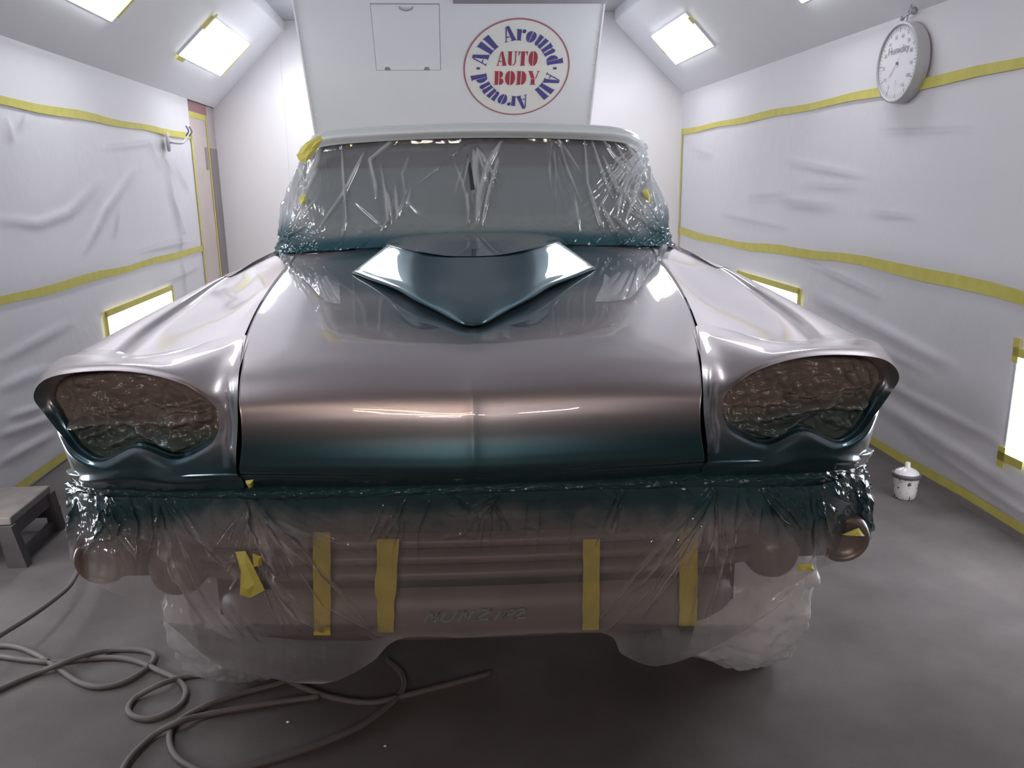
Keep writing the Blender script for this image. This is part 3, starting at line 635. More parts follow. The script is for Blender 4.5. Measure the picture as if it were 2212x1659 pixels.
# lower lip of the nose, and black inner blocks
lip = []
for (xx, y, z) in [(-.99, 1.93, .90), (-.9, 1.80, .935), (-.74, 1.712, .955), (-.62, 1.675, .966), (-.49, 1.65, .975), (-.25, 1.625, .978), (0, 1.615, .980)]:
    lip.append((xx, y, z))
lip = lip+[(-x, y, z) for x, y, z in lip[:-1]][::-1]
lip = np.array(lip)
rows = [lip+np.array([0, -.020, .044]), lip+np.array([0, -.022, .036]), lip+np.array([0, -.006, .012]), lip+np.array([0, .016, -.012]), lip+np.array([0, .06, -.03])]
rows[0][:, 0] *= .985
S = surf(rows, 160, 24); V = S.reshape(-1, 3)
pmesh('nose_valance', V, gridf(160, 24), M['paint'], truck, attrs={'teal': np.ones(len(V))*.95})
box('bay_light_block', (-.58, 1.86, .62), (.60, 2.95, 1.17), M['black'], truck)  # plain black box added under the hood to block light
box('inner_light_block', (-.97, 2.02, .60), (-.60, 2.95, 1.12), M['black'], truck); box('inner_light_block', (.60, 2.02, .60), (.97, 2.95, 1.12), M['black'], truck)  # black boxes added inside the fenders, also to block light
box('underbody', (-.75, 3.0, .40), (.75, 6.1, .62), M['black'], truck)
# ---- cab
wb = [(-.742, 3.30, 1.375), (-.735, 3.12, 1.365), (-.60, 2.985, 1.378), (-.35, 2.955, 1.392), (0, 2.945, 1.400)]
wm = [(-.725, 3.42, 1.53), (-.712, 3.22, 1.53), (-.585, 3.10, 1.545), (-.34, 3.08, 1.56), (0, 3.07, 1.565)]
wt = [(-.665, 3.46, 1.70), (-.655, 3.36, 1.70), (-.56, 3.25, 1.736), (-.33, 3.225, 1.752), (0, 3.215, 1.759)]
def sym(r): return np.array(r+[(-x, y, z) for x, y, z in r[:-1]][::-1])
WS = [sym(wb), sym(wm), sym(wt)]
S = surf(WS, 120, 40)[:, 19:101]
pmesh('windshield', S.reshape(-1, 3), gridf(S.shape[1], 40), M['glass'], truck)
ctr = [(0.-.012, 3.04, 1.50), (-.013, 3.13, 1.63), (-.014, 3.19, 1.725)]
slab('mirror_mount', [(-.024, 3.160, 1.700), (-.006, 3.160, 1.700), (.003, 3.052, 1.575), (-.012, 3.052, 1.575)], (0, -1, .5), .01, mat('mirror_stalk', (.035, .04, .042), .4), truck)
# green shade strip seen low through the glass, darker top tint band
for (z0, z1, off, cname, cc) in [(1.66, 1.75, -.004, 'tint_band', (.035, .035, .045)), (1.425, 1.46, -.004, 'lower_band', (.07, .085, .05))]:
    rr = []
    for z in (z0, z1):
        t = np.array([np.interp(z, [WS[0][i][2], WS[1][i][2], WS[2][i][2]], [0, 1, 2]) for i in range(len(WS[0]))])
        row = [cr(np.array([WS[0][i], WS[1][i], WS[2][i]]), 41)[int(min(40, round(t[i]*20)))] for i in range(len(WS[0]))]
        rr.append(np.array(row)+np.array([0, off, 0]))
    SS = surf([rr[0], rr[1]], 80, 4)[:, 14:66]
    pmesh(cname, SS.reshape(-1, 3), gridf(SS.shape[1], 4), mat(cname, cc, .15), truck)
roofk = [sym([(-.672, 3.44, 1.715), (-.664, 3.33, 1.738), (-.575, 3.215, 1.785), (-.34, 3.185, 1.803), (0, 3.175, 1.810)]),
         sym([(-.685, 3.44, 1.735), (-.675, 3.32, 1.760), (-.580, 3.20, 1.807), (-.34, 3.17, 1.824), (0, 3.16, 1.831)]),
         sym([(-.690, 3.52, 1.765), (-.665, 3.42, 1.795), (-.560, 3.34, 1.826), (-.33, 3.32, 1.840), (0, 3.31, 1.846)]),
         sym([(-.700, 3.80, 1.770), (-.665, 3.80, 1.805), (-.560, 3.80, 1.838), (-.33, 3.80, 1.855), (0, 3.80, 1.862)]),
         sym([(-.700, 4.15, 1.760), (-.665, 4.15, 1.795), (-.560, 4.15, 1.825), (-.33, 4.15, 1.845), (0, 4.15, 1.850)]),
         sym([(-.700, 4.24, 1.60), (-.665, 4.26, 1.62), (-.560, 4.28, 1.64), (-.33, 4.28, 1.65), (0, 4.28, 1.65)]),
         sym([(-.76, 4.24, 1.30), (-.70, 4.26, 1.30), (-.560, 4.28, 1.30), (-.33, 4.28, 1.3), (0, 4.28, 1.3)])]
roofk = [np.array(r) for r in roofk]
for i_, r_ in enumerate(roofk[:5]): r_[:, 2] -= (.052, .040, .026, .018, .018)[i_]
S = surf(roofk, 120, 80)
pmesh('cab_roof', S.reshape(-1, 3), gridf(120, 80), M['roof'], truck)
for s in (-1, 1):
    P = [(.655, 3.28, 1.36), (.635, 3.40, 1.53), (.60, 3.44, 1.70), (.61, 3.80, 1.72), (.62, 4.2, 1.72), (.66, 4.2, 1.36)]
    slab('side_glass', [(s*x, y, z) for x, y, z in P], (s, 0, 0), .01, M['glass'], truck)
    # narrow cowl strip at the foot of the windshield
rows = [sym([(-.735, 3.16, 1.352), (-.70, 3.04, 1.352), (-.58, 2.955, 1.366), (-.35, 2.93, 1.378), (0, 2.92, 1.384)]), sym([(-.742, 3.20, 1.372), (-.725, 3.09, 1.372), (-.60, 2.99, 1.384), (-.35, 2.96, 1.396), (0, 2.95, 1.402)])]
S = surf(rows, 100, 4); V = S.reshape(-1, 3)
pmesh('cowl', V, gridf(100, 4), M['paint'], truck, attrs={'teal': np.ones(len(V))})
# ---- grille, bumper, pods
def hbar(name, z, h, y, x0, x1, dpt, material, bow=.05):
    n = 61; V = []
    prof = [(0, -h/2), (-dpt*.7, -h*.38), (-dpt, 0), (-dpt*.7, h*.38), (0, h/2)]
    for i in range(n):
        x = x0+(x1-x0)*i/(n-1); yy = y+bow*(abs(x)/.8)**2
        k_ = abs(x)/x1; yy += .07*k_**10
        for a, b in prof: V.append((x, yy+a, z+b*(1-.45*k_**8)))
    return pmesh(name, V, [(i*5+j, i*5+j+1, (i+1)*5+j+1, (i+1)*5+j) for i in range(n-1) for j in range(4)], material, truck)
box('grille_back', (-.62, 1.80, .60), (.62, 1.84, .97), M['black'], truck)
for z in (.925, .865): hbar('grille_bar', z, .035, 1.76, -.82, .82, .03, M['bar'])
for z in (.805, .765, .725): hbar('grille_bar', z, .032, 1.745, -.74, .74, .03, M['bar'])
hbar('bumper', .622, .135, 1.735, -.62, .62, .035, M['bar'])
for s in (-1, 1):
    c = (s*.875, 1.80, .760)
    lathe('parking_lamp', [(.050, .10), (.062, .04), (.064, 0), (.060, -.022), (.052, -.030), (.047, -.020), (.03, -.012), (.0001, -.008)], c, (s*.10, 1, .12), M['bar2'], truck)
    c = (s*.70, 1.80, .735)
    lathe('bumper_guard', [(.062, .10), (.068, .0), (.064, -.030), (.05, -.052), (.03, -.064), (.0001, -.068)], c, (0, 1, .1), M['bar2'], truck)
# letter-like chalk marks on the bumper face
marks = [[(0, 0), (.12, 1), (.28, .2), (.42, 1), (.34, 0)], [(.6, 1), (.52, .2), (.68, 0), (.84, .2), (.94, 1)], [(1.05, 0), (1.18, 1), (1.32, 0), (1.45, 1)], [(1.7, 1), (2.0, 1), (1.6, .12), (1.98, .1)], [(2.2, 0), (2.3, .9)], [(2.5, .9), (2.42, .1), (2.44, .1), (2.56, .9), (2.75, .9), (2.72, .5), (2.5, .45)], [(2.85, .95), (3.1, .9), (2.8, .15), (3.15, .1)]]
q0, q1 = atY(915, 1345, 1.69), atY(1135, 1337, 1.69)
for st in marks:
    V = []; Fc = []
    for a, b in zip(st[:-1], st[1:]):
        def W_(p): return q0+(q1-q0)*(p[0]/3.15)+np.array([p[1]*.008, 0, p[1]*.026])
        A, B = W_(a), W_(b); dd = (B-A); dd /= np.linalg.norm(dd)+1e-9; nn = np.array([-dd[2], 0, dd[0]])*.0026
        k = len(V); V += [A-nn, A+nn, B+nn, B-nn]; Fc.append((k, k+1, k+2, k+3))
    o = pmesh('chalk_lettering', V, Fc, M['chalk'], truck, smooth=False); o['label'] = 'pale blue slanted chalk writing'
# ---- wheels
for s in (-1, 1):
    wy = 2.66
    prof = [(.20, -.10), (.33, -.11), (.365, -.09), (.37, -.04), (.37, .04), (.365, .09), (.33, .11), (.20, .10), (.19, .02), (.0001, .02)]
    lathe('wheel', prof, (s*.80, wy, .372), (1, 0, 0), M['rubber'], truck, 48)
    lathe('wheel', prof, (s*.80, 5.4, .372), (1, 0, 0), M['rubber'], truck, 32)

def fans(Q, pins, seed, wpx=3.4):
    """fine tension creases running out of each pinch point: (x, y, direction deg, spread deg, reach px, count)"""
    H = np.zeros(Q.shape[:-1]); r_ = np.random.default_rng(seed)
    for (x, y, a0, sp, reach, k) in pins:
        dx, dy = Q[..., 0]-x, Q[..., 1]-y; rr_ = np.hypot(dx, dy)+1e-6; an = np.degrees(np.arctan2(dy, dx)); da = (an-a0+180) % 360-180
        wv_ = np.zeros_like(rr_)
        for j in range(k):
            c = r_.uniform(-1, 1)*sp*.8; l_ = reach*r_.uniform(.45, 1.); w_ = np.maximum(r_.uniform(.4, 1.3), wpx/rr_*57)
            s0 = r_.uniform(0, .35)*l_
            wv_ += r_.uniform(.5, 1)*np.exp(-((da-c-3*np.sin(rr_/60+j))/w_)**2)*sm(rr_, s0, s0+25)*(1-sm(rr_, l_*.6, l_))
        H += np.clip(wv_, 0, 1.2)
    return H
# ================================================================== FILMS ON THE TRUCK
# windshield film
wrows = []
for t in (0, .5, 1, 1.5, 2):
    base = cr(np.array(WS), 5)[int(t*2)]
    wrows.append(base)
S = surf(np.array(WS), 700, 360)
nrm = np.cross(np.gradient(S, axis=1), np.gradient(S, axis=0)); nrm /= np.linalg.norm(nrm, axis=2)[..., None]+1e-9
if nrm[180, 350, 1] > 0: nrm = -nrm
# spread the sheet a little past glass: lower edge onto the cowl and a narrow strip up on the roof edge
S2 = S.copy()
v = np.linspace(0, 1, 360)[:, None]
S2[..., 2] += (.030*sm(v, .93, 1.)-.016*(1-sm(v, 0, .05))); S2[..., 1] -= .035*(1-sm(v, 0, .08))+.012*sm(v, .9, 1)
q = px(S2)
wf = [([(790, 330), (770, 370), (745, 420), (690, 500)], 7, .012), ([(850, 310), (800, 350), (812, 400), (815, 430)], 8, .012), ([(825, 360), (835, 430), (840, 480), (828, 500)], 6, .013), ([(885, 340), (870, 380), (876, 420)], 6, .010),
      ([(855, 400), (860, 470)], 6, .012), ([(890, 400), (880, 450)], 4, .006), ([(740, 310), (745, 400), (750, 480), (740, 520)], 4, .012), ([(700, 300), (690, 350), (650, 430), (620, 520)], 9, .014), ([(670, 330), (645, 400), (625, 470)], 6, .012),
      ([(690, 370), (665, 420), (650, 450)], 7, .012), ([(1082, 310), (1050, 370), (1035, 430), (1030, 490)], 9, .014), ([(1030, 330), (1025, 420)], 8, .010), ([(1075, 350), (1055, 420), (1040, 490)], 6, .014), ([(1010, 420), (1012, 490)], 4, .012),
      ([(960, 300), (1000, 400), (1020, 480)], 4, .006), ([(1200, 290), (1225, 370), (1255, 440)], 4, .009), ([(1205, 300), (1255, 380)], 4, .008), ([(1260, 290), (1268, 400), (1290, 470), (1305, 510)], 5, .014), ([(1275, 300), (1290, 350), (1320, 430)], 5, .012),
      ([(1285, 285), (1330, 350), (1375, 410)], 6, .014), ([(1300, 340), (1330, 410), (1380, 460)], 7, .015), ([(1310, 285), (1345, 350), (1385, 400)], 4, .010), ([(1330, 290), (1370, 350), (1390, 390)], 5, .012), ([(1350, 290), (1380, 330), (1390, 370)], 5, .012),
      ([(1398, 320), (1395, 400), (1420, 470)], 4, .012), ([(1405, 330), (1430, 440), (1440, 520)], 5, .012), ([(1300, 450), (1330, 510), (1350, 535)], 6, .016), ([(1325, 470), (1365, 515)], 5, .014), ([(1240, 420), (1250, 500)], 3, .006), ([(1180, 300), (1190, 420)], 3, .005),
      ([(770, 440), (830, 495)], 5, .006), ([(880, 440), (910, 470)], 4, .005), ([(680, 290), (760, 300)], 5, .008)]
H = ridges(q, wf, .52, 2.6)+.007*fans(q, [(1395, 300, 125, 28, 230, 16), (1440, 525, 235, 30, 190, 14), (660, 300, 100, 14, 230, 12), (610, 535, 300, 28, 160, 10), (1190, 285, 75, 18, 220, 6), (1030, 495, 270, 18, 150, 5), (850, 500, 275, 22, 160, 6), (1400, 300, 118, 20, 250, 10), (1020, 300, 95, 60, 200, 9)], 3, 2.2)
edge = sm(np.abs(S2[..., 0]), .45, .72)
low_ = 1-sm(v, .0, .30)
H = H+.004*vnoise(q/100., 3.5, 5)+(.010*edge+.004)*low_*vnoise(q/100., 16, 6)*1.0+.006*edge*vnoise(q/100.*np.array([1, .25]), 14, 8)
V = (S2+nrm*(.010+np.maximum(H, -.006))[..., None]).reshape(-1, 3)
teal = np.clip((1-sm(v+.08*vnoise(q/100., 2.2, 9)-.12*edge, .02, .38)), 0, 1)*(.6+.4*edge); teal = np.maximum(teal, 1-sm(v, .02, .20)+0*q[..., 0]); teal = np.maximum(teal, .16*(1-sm(v, .5, .95))+0*q[..., 0])
op = np.clip(.10+.50*sm(H, .002, .010)+.80*sm(np.abs(S2[..., 0]), .54, .70)*(1-.4*low_)*(.55+.45*sm(H, -.002, .010)), 0, 1)
wfilm = empty('masking_film', (0, 3.0, 1.4), 'clear creased plastic film taped over the windshield, teal overspray low down', 'plastic film')
pmesh('film_sheet', V, gridf(700, 360), M['film_w'], wfilm, attrs={'teal': teal.ravel(), 'op': op.ravel()})
# flaps of the same sheet lying on cowl corners and hood
def hood_point(x, y):      # nearest hood vertex column -> height
    i = np.argmin((HOODS[:, 0]-x)**2+(HOODS[:, 1]-y)**2); return HOODS[i, 2]
for s in (-1, 1):
    P = {1: [[(1445, 527), (1400, 520), (1340, 522), (1290, 530)], [(1440, 545), (1395, 548), (1345, 550), (1300, 556)], [(1418, 575), (1385, 590), (1340, 596), (1305, 600)], [(1395, 600), (1370, 640), (1330, 650), (1285, 652)]],
         -1: [[(603, 543), (655, 538), (710, 532), (770, 528)], [(606, 560), (655, 565), (705, 565), (750, 562)], [(632, 590), (668, 602), (700, 606), (735, 604)], [(668, 610), (690, 640), (705, 652), (735, 657)]]}[s]
    Yk = [[3.10, 3.04, 2.98, 2.93], [2.99, 2.90, 2.84, 2.80], [2.72, 2.62, 2.56, 2.53], [2.60, 2.42, 2.36, 2.34]]
    net = [[atY(P[j][i][0], P[j][i][1], Yk[j][i]) for i in range(4)] for j in range(4)]
    for j in range(1, 4):
        for i in range(4):   # drop onto the hood surface along the sight line
            for _ in range(6):
                p = net[j][i]; zh = hood_point(p[0], p[1]) if abs(p[0]) < .64 else 1.345
                net[j][i] = atZ(P[j][i][0], P[j][i][1], zh+.010)
    S = surf(net, 90, 90); q = px(S)
    a = np.arctan2(q[..., 1]-P[0][1][1], q[..., 0]-P[0][1][0]); rr_ = np.hypot(q[..., 1]-P[0][1][1], q[..., 0]-P[0][1][0])
    H = .006*np.abs(vnoise(np.stack([a*9, rr_/90], -1), 1.2, 20+s))+.010*np.abs(vnoise(q/100., 14, 31+s))*(1-sm(rr_, 40, 100))
    S[..., 2] += H*1.2
    vv = np.linspace(0, 1, 90)[:, None]+0*S[..., 0]
    tl = .9*(1-sm(vv, .15, .7))*sm(np.abs(q[..., 0]-1023), 420, 300)
    pmesh('film_flap', S.reshape(-1, 3), gridf(90, 90), M['film_w'], wfilm, attrs={'teal': tl.ravel(), 'op': (.45+.5*sm(H, .001, .007)).ravel()})
def scrap(name, pts, Yv, parent, material=None, th=.004, seed=0):
    P = np.array([atY(x, y, Yv if not callable(Yv) else Yv(x, y)) for x, y in pts]); c = P.mean(0)
    r = np.random.default_rng(seed); V = [c+np.array([0, -th*2, 0])]; n = len(P)
    for p in P: V.append(c+(p-c)*.5+np.array([0, -th*(1+2*r.random()), 0]))
    for p in P: V.append(p)
    Fc = [(0, 1+i, 1+(i+1) % n) for i in range(n)]+[(1+i, 1+n+i, 1+n+(i+1) % n, 1+(i+1) % n) for i in range(n)]
    o = pmesh(name, V, Fc, material or M['tape'], parent, smooth=False); o['label'] = 'crumpled yellow tape'; return o
scrap('tape_strip', [(640, 335), (660, 308), (692, 292), (697, 300), (688, 318), (680, 330), (660, 352), (646, 347)], 3.13, wfilm, seed=1)
scrap('tape_strip', [(645, 425), (662, 420), (660, 436), (650, 443)], 3.08, wfilm, seed=2)
scrap('tape_strip', [(1387, 412), (1397, 405), (1405, 425), (1403, 438), (1392, 425)], 3.10, wfilm, seed=3)
scrap('tape_strip', [(694, 660), (712, 652), (738, 662), (715, 664)], 2.28, wfilm, seed=4)

# front film drape
top = [(143, 1075), (165, 1062), (230, 1070), (330, 1072), (430, 1074), (540, 1075), (640, 1078), (760, 1073), (900, 1068), (1020, 1066), (1150, 1060), (1300, 1056), (1450, 1052), (1560, 1050), (1680, 1050), (1790, 1040), (1850, 1015), (1880, 1040)]
bot = [(156, 1208), (180, 1240), (235, 1272), (300, 1300), (390, 1368), (470, 1432), (560, 1458), (700, 1475), (800, 1430), (864, 1378), (1010, 1374), (1290, 1364), (1345, 1412), (1420, 1437), (1520, 1405), (1640, 1335), (1740, 1242), (1862, 1192)]
mid = [(150, 1140), (172, 1150), (235, 1165), (310, 1180), (400, 1205), (500, 1235), (600, 1250), (710, 1245), (800, 1235), (880, 1220), (1020, 1215), (1200, 1210), (1320, 1222), (1430, 1225), (1540, 1215), (1660, 1180), (1790, 1130), (1884, 1130)]
wpar = [0.0]*18
wrap = [.30, .17, .07, .02, 0, 0, 0, 0, 0, 0, 0, 0, 0, 0, 0, .03, .09, .32]
nets = np.array([[(x, y, wrap[i]) for i, (x, y) in enumerate(row)] for row in (top, mid, bot)])
S2 = surf(nets, 860, 400); q = S2[..., :2]
Yd = 1.596+.068*np.clip((q[..., 1]-1060)/314, 0, 1)+S2[..., 2]+.50*np.clip((q[..., 1]-1345)/115, 0, 1.1)**1.3*sm(np.abs(q[..., 0]-1078), 200, 330)
rr = np.stack([(q[..., 0]-1106)/F, (q[..., 1]-829.5)/F, np.ones(q.shape[:2])], -1)@CM
S = CAM+rr*((Yd-CAM[1])/rr[..., 1])[..., None]
vv = np.linspace(0, 1, 400)[:, None]+0*q[..., 0]
ff = [([(212, 1075), (230, 1130), (180, 1200)], 7, .016), ([(235, 1060), (270, 1125), (262, 1150), (300, 1200)], 8, .020), ([(285, 1065), (305, 1120), (300, 1200)], 6, .016), ([(330, 1075), (335, 1150), (325, 1190)], 6, .014),
      ([(352, 1080), (345, 1160), (360, 1200)], 5, .012), ([(365, 1078), (430, 1150), (520, 1240), (500, 1270)], 9, .022), ([(400, 1095), (470, 1190), (520, 1230)], 6, .014), ([(345, 1170), (400, 1260), (450, 1340), (500, 1375)], 10, .022), ([(390, 1170), (430, 1260), (500, 1360)], 6, .014),
      ([(535, 1075), (560, 1160), (600, 1240)], 8, .020), ([(550, 1070), (640, 1150), (700, 1230), (800, 1350)], 9, .022), ([(560, 1080), (620, 1180), (700, 1300), (820, 1370)], 7, .014), ([(545, 1090), (540, 1150), (530, 1200)], 6, .012), ([(560, 1210), (640, 1320), (700, 1360)], 6, .016), ([(580, 1230), (700, 1350)], 5, .012),
      ([(590, 1280), (660, 1370)], 4, .010), ([(500, 1300), (560, 1380)], 5, .012), ([(470, 1290), (530, 1370)], 4, .012), ([(830, 1090), (790, 1180)], 4, .006), ([(930, 1075), (905, 1140), (900, 1230)], 4, .008), ([(1000, 1150), (960, 1160)], 4, .006), ([(1140, 1070), (1125, 1200)], 3, .007), ([(1170, 1070), (1150, 1260)], 4, .008),
      ([(1240, 1080), (1220, 1220)], 3, .007), ([(970, 1066), (1020, 1100), (1080, 1065)], 6, .014), ([(1078, 1068), (1050, 1100), (1015, 1120)], 4, .018), ([(1330, 1060), (1300, 1140), (1280, 1180)], 5, .014), ([(1345, 1060), (1310, 1150)], 4, .012),
      ([(1535, 1055), (1460, 1130), (1380, 1220), (1290, 1340)], 8, .022), ([(1540, 1060), (1480, 1150), (1400, 1270), (1310, 1360)], 5, .016), ([(1530, 1070), (1470, 1190), (1380, 1330)], 6, .018), ([(1545, 1065), (1535, 1150), (1500, 1260), (1490, 1340)], 8, .016), ([(1590, 1070), (1580, 1180), (1560, 1300)], 7, .012),
      ([(1610, 1075), (1625, 1110)], 3, .010), ([(1640, 1060), (1690, 1120), (1720, 1140)], 6, .018), ([(1650, 1058), (1700, 1100), (1725, 1140)], 4, .016), ([(1745, 1060), (1755, 1180), (1740, 1220)], 6, .014), ([(1770, 1065), (1785, 1150), (1800, 1190)], 5, .014), ([(1560, 1200), (1530, 1340)], 6, .012),
      ([(1840, 1030), (1850, 1100), (1872, 1160)], 7, .024), ([(1858, 1030), (1866, 1110), (1878, 1160)], 4, .018), ([(1870, 1050), (1882, 1140)], 4, .018), ([(1600, 1120), (1560, 1200), (1520, 1330)], 5, .010), ([(1740, 1250), (1640, 1330)], 5, .012), ([(165, 1080), (160, 1140), (158, 1200)], 6, .022), ([(178, 1150), (160, 1205)], 6, .020), ([(168, 1190), (200, 1165), (240, 1160)], 5, .010)]
pins = [(545, 1075, 60, 45, 330, 26), (545, 1075, 110, 20, 200, 6), (1540, 1056, 118, 26, 380, 24), (1545, 1056, 85, 14, 300, 8), (350, 1075, 65, 35, 260, 14), (235, 1065, 90, 40, 150, 8), (1645, 1058, 70, 30, 150, 10), (1760, 1060, 85, 16, 180, 8), (1868, 1010, 95, 16, 190, 10), (160, 1070, 88, 12, 160, 7), (1340, 1060, 105, 14, 200, 7), (1060, 1062, 95, 40, 190, 10), (880, 1068, 110, 20, 200, 7), (560, 1225, 55, 25, 200, 14), (1760, 1235, 140, 16, 200, 7)]
H = ridges(q, ff, .60, 4.0)+.009*fans(q, pins, 8)
sidew = sm(np.abs(q[..., 0]-1020), 560, 800)
H += .003*vnoise(q/100., 2.6, 41)+(.004+.010*sidew)*np.maximum(0, vnoise(q/100., 11, 42))*(1-sm(vv, .35, .8))+.003*np.abs(vnoise(q/100.*np.array([1, .25]), 7, 44))
S[..., 1] -= .004+np.maximum(H, -.003)
S[..., 0] += .25*np.gradient(H, axis=1)*3
teal = 1-sm(q[..., 1]+22*vnoise(q/100., 3, 45)+25*(1-sidew), 1105, 1205)
tapes = sum(np.exp(-((q[..., 0]-x_)/26)**4) for x_ in (695, 838, 1278, 1488))*sm(q[..., 1], 1140, 1200)*(1-sm(q[..., 1], 1350, 1375))
center = np.exp(-((q[..., 0]-1075)/230)**4)*(1-sm(vv, .93, 1.))
op = np.clip(.20+.55*sm(H, .004, .018)+.42*sm(q[..., 1], 1340, 1400)*sm(np.abs(q[..., 0]-1078), 190, 260)+.20*sidew*sm(q[..., 1], 1150, 1250)-.10*center+.05*vnoise(q/100., 2.2, 46)-.06*tapes, .02, 1)*(1-.62*tapes)*(1-.4*center)
ffilm = empty('masking_film', (0, 1.65, .6), 'large creased plastic film draped over grille, bumper and parking lamps down towards the floor', 'plastic film')
pmesh('film_sheet', S.reshape(-1, 3), gridf(860, 400), M['film_f'], ffilm, attrs={'teal': teal.ravel(), 'op': op.ravel()})
# dark gathered upper hem between nose and drape
hem_t = [(140, 1040), (230, 1045), (400, 1052), (560, 1050), (760, 1046), (1020, 1040), (1300, 1030), (1540, 1022), (1750, 1012), (1868, 995)]
hem_b = [(146, 1078), (230, 1078), (400, 1080), (560, 1080), (760, 1078), (1020, 1072), (1300, 1062), (1540, 1058), (1750, 1056), (1882, 1050)]
yy = [1.90, 1.75, 1.67, 1.64, 1.625, 1.612, 1.625, 1.64, 1.71, 1.90]
net = np.array([[atY(x, y, yy[i]+.01) for i, (x, y) in enumerate(hem_t)], [atY(x, y, yy[i]-.012) for i, (x, y) in enumerate(np.array(hem_t)*.5+np.array(hem_b)*.5)], [atY(x, y, yy[i]-.004) for i, (x, y) in enumerate(hem_b)]])
S = surf(net, 400, 30); q = px(S)
S[..., 1] -= .006*np.abs(vnoise(q/100., 12, 50))+.004*vnoise(q/100., 30, 51)
pmesh('film_hem', S.reshape(-1, 3), gridf(400, 30), M['film_f'], ffilm, attrs={'teal': np.ones(S.shape[:2]).ravel(), 'op': .9*np.ones(S.shape[:2]).ravel()})
scrap('tape_strip', [(530, 1038), (548, 1036), (546, 1052), (538, 1056)], 1.585, ffilm, seed=5)
scrap('tape_strip', [(508, 1192), (530, 1190), (548, 1225), (572, 1275), (540, 1292), (518, 1285), (520, 1235)], 1.60, ffilm, seed=6)
scrap('tape_strip', [(545, 1195), (565, 1202), (566, 1222), (548, 1225)], 1.60, ffilm, seed=7)
scrap('tape_strip', [(1725, 1218), (1755, 1218), (1760, 1232), (1722, 1234)], 1.655, ffilm, seed=8)
scrap('tape_strip', [(1818, 1155), (1855, 1140), (1868, 1158)], 1.72, ffilm, seed=9)
# vertical tapes stuck to the bumper under the film
for (x0, x1, x2, x3, yt, yb, lb) in [(676, 714, 678, 714, 1150, 1372, 'leftmost vertical yellow tape strip on the bumper, under the film'), (814, 862, 815, 851, 1165, 1366, 'wide torn vertical yellow tape strip on the bumper, left of centre'),
                                     (1260, 1296, 1258, 1294, 1165, 1361, 'vertical yellow tape strip on the bumper just right of centre'), (1468, 1508, 1468, 1506, 1140, 1352, 'rightmost vertical yellow tape strip on the bumper')]:
    n = 12; V = []
    for i in range(n+1):
        t = i/n; y = yt+(yb-yt)*t; xa = x0+(x2-x0)*t; xb = x1+(x3-x1)*t
        if x0 == 814 and t > .62: xb = 851
        if x0 == 814 and .4 < t < .62: xa -= 5
        V += [atY(xa+random.uniform(-1, 1), y, 1.694), atY(xb+random.uniform(-1, 1), y, 1.688)]
    V = np.array(V); V2 = V+np.array([0, .002, 0])
    k = len(V); Fc = [(2*i, 2*i+1, 2*i+3, 2*i+2) for i in range(n)]+[(k+2*i, k+2*i+2, k+2*i+3, k+2*i+1) for i in range(n)]
    o = mesh('masking_tape', np.concatenate([V, V2]), Fc, M['tape_d'], None, False); tag(o, lb, 'tape', 'vertical tapes on the bumper')
# headlight films
for s in (-1, 1):
    K = Ki+np.array([0, .012, 0]); L_ = cr(K, 128, closed=True); c = np.array([.735, 1.765, 1.115])
    nr = 60; G2 = []
    for j in range(nr):
        t = j/(nr-1)
        ring = c+(L_-c)*t; ring = ring.copy(); G2.append(ring)
    G2 = np.array(G2)[::-1]
    V = mirrored(G2.reshape(-1, 3), s); q = px(V)
    r = np.repeat(np.linspace(1, 0, nr), 128)
    cx_, cy_ = px(mirrored(c[None], s)[0])
    if s < 0: fl = [([(120, 860), (160, 915), (215, 900)], 9, .014), ([(115, 920), (190, 912), (270, 900)], 8, .018), ([(270, 905), (370, 905), (455, 900)], 9, .014), ([(290, 905), (340, 940), (400, 970)], 11, .020), ([(135, 955), (200, 935), (290, 905)], 7, .012), ([(215, 830), (270, 860)], 9, .010), ([(350, 870), (440, 855)], 9, .014), ([(300, 930), (230, 965)], 9, .010), ([(380, 880), (460, 880)], 6, .010)]
    else: fl = [([(1600, 865), (1680, 860), (1740, 870)], 9, .014), ([(1590, 905), (1720, 880), (1800, 850)], 9, .020), ([(1610, 930), (1700, 915), (1760, 880)], 8, .014), ([(1740, 870), (1830, 870), (1890, 880)], 9, .018), ([(1740, 880), (1830, 920), (1870, 930)], 10, .012), ([(1640, 820), (1740, 850), (1850, 815)], 9, .012), ([(1620, 945), (1700, 925)], 7, .012), ([(1830, 835), (1880, 820)], 8, .012), ([(1860, 860), (1890, 875)], 7, .016)]
    H = ridges(q, fl)+.007*vnoise(q/100., 9, 60+s)+.006*np.abs(vnoise(q/100.*np.array([.6, 1]), 13, 62+s))
    # lamps behind push two soft domes forward
    dm = .022*np.exp(-((np.abs(V[:, 0])-.64)/.07)**2-((V[:, 2]-1.12)/.06)**2)+.022*np.exp(-((np.abs(V[:, 0])-.83)/.07)**2-((V[:, 2]-1.115)/.06)**2)
    V[:, 1] -= (H*1.5+dm)*sm(1-r if False else 1-np.repeat(np.linspace(1, 0, nr), 128), 0, .12)
    o = mesh('masking_film', V, gridf(128, nr, True), M['film_h'], None, True, {'teal': 1-sm(V[:, 2]+.012*vnoise(q/100., 4, 3), 1.07, 1.13)})
    tag(o, 'crumpled brown film covering the twin headlight opening ' + ('on the left of the photo' if s < 0 else 'on the right of the photo'), 'plastic film')
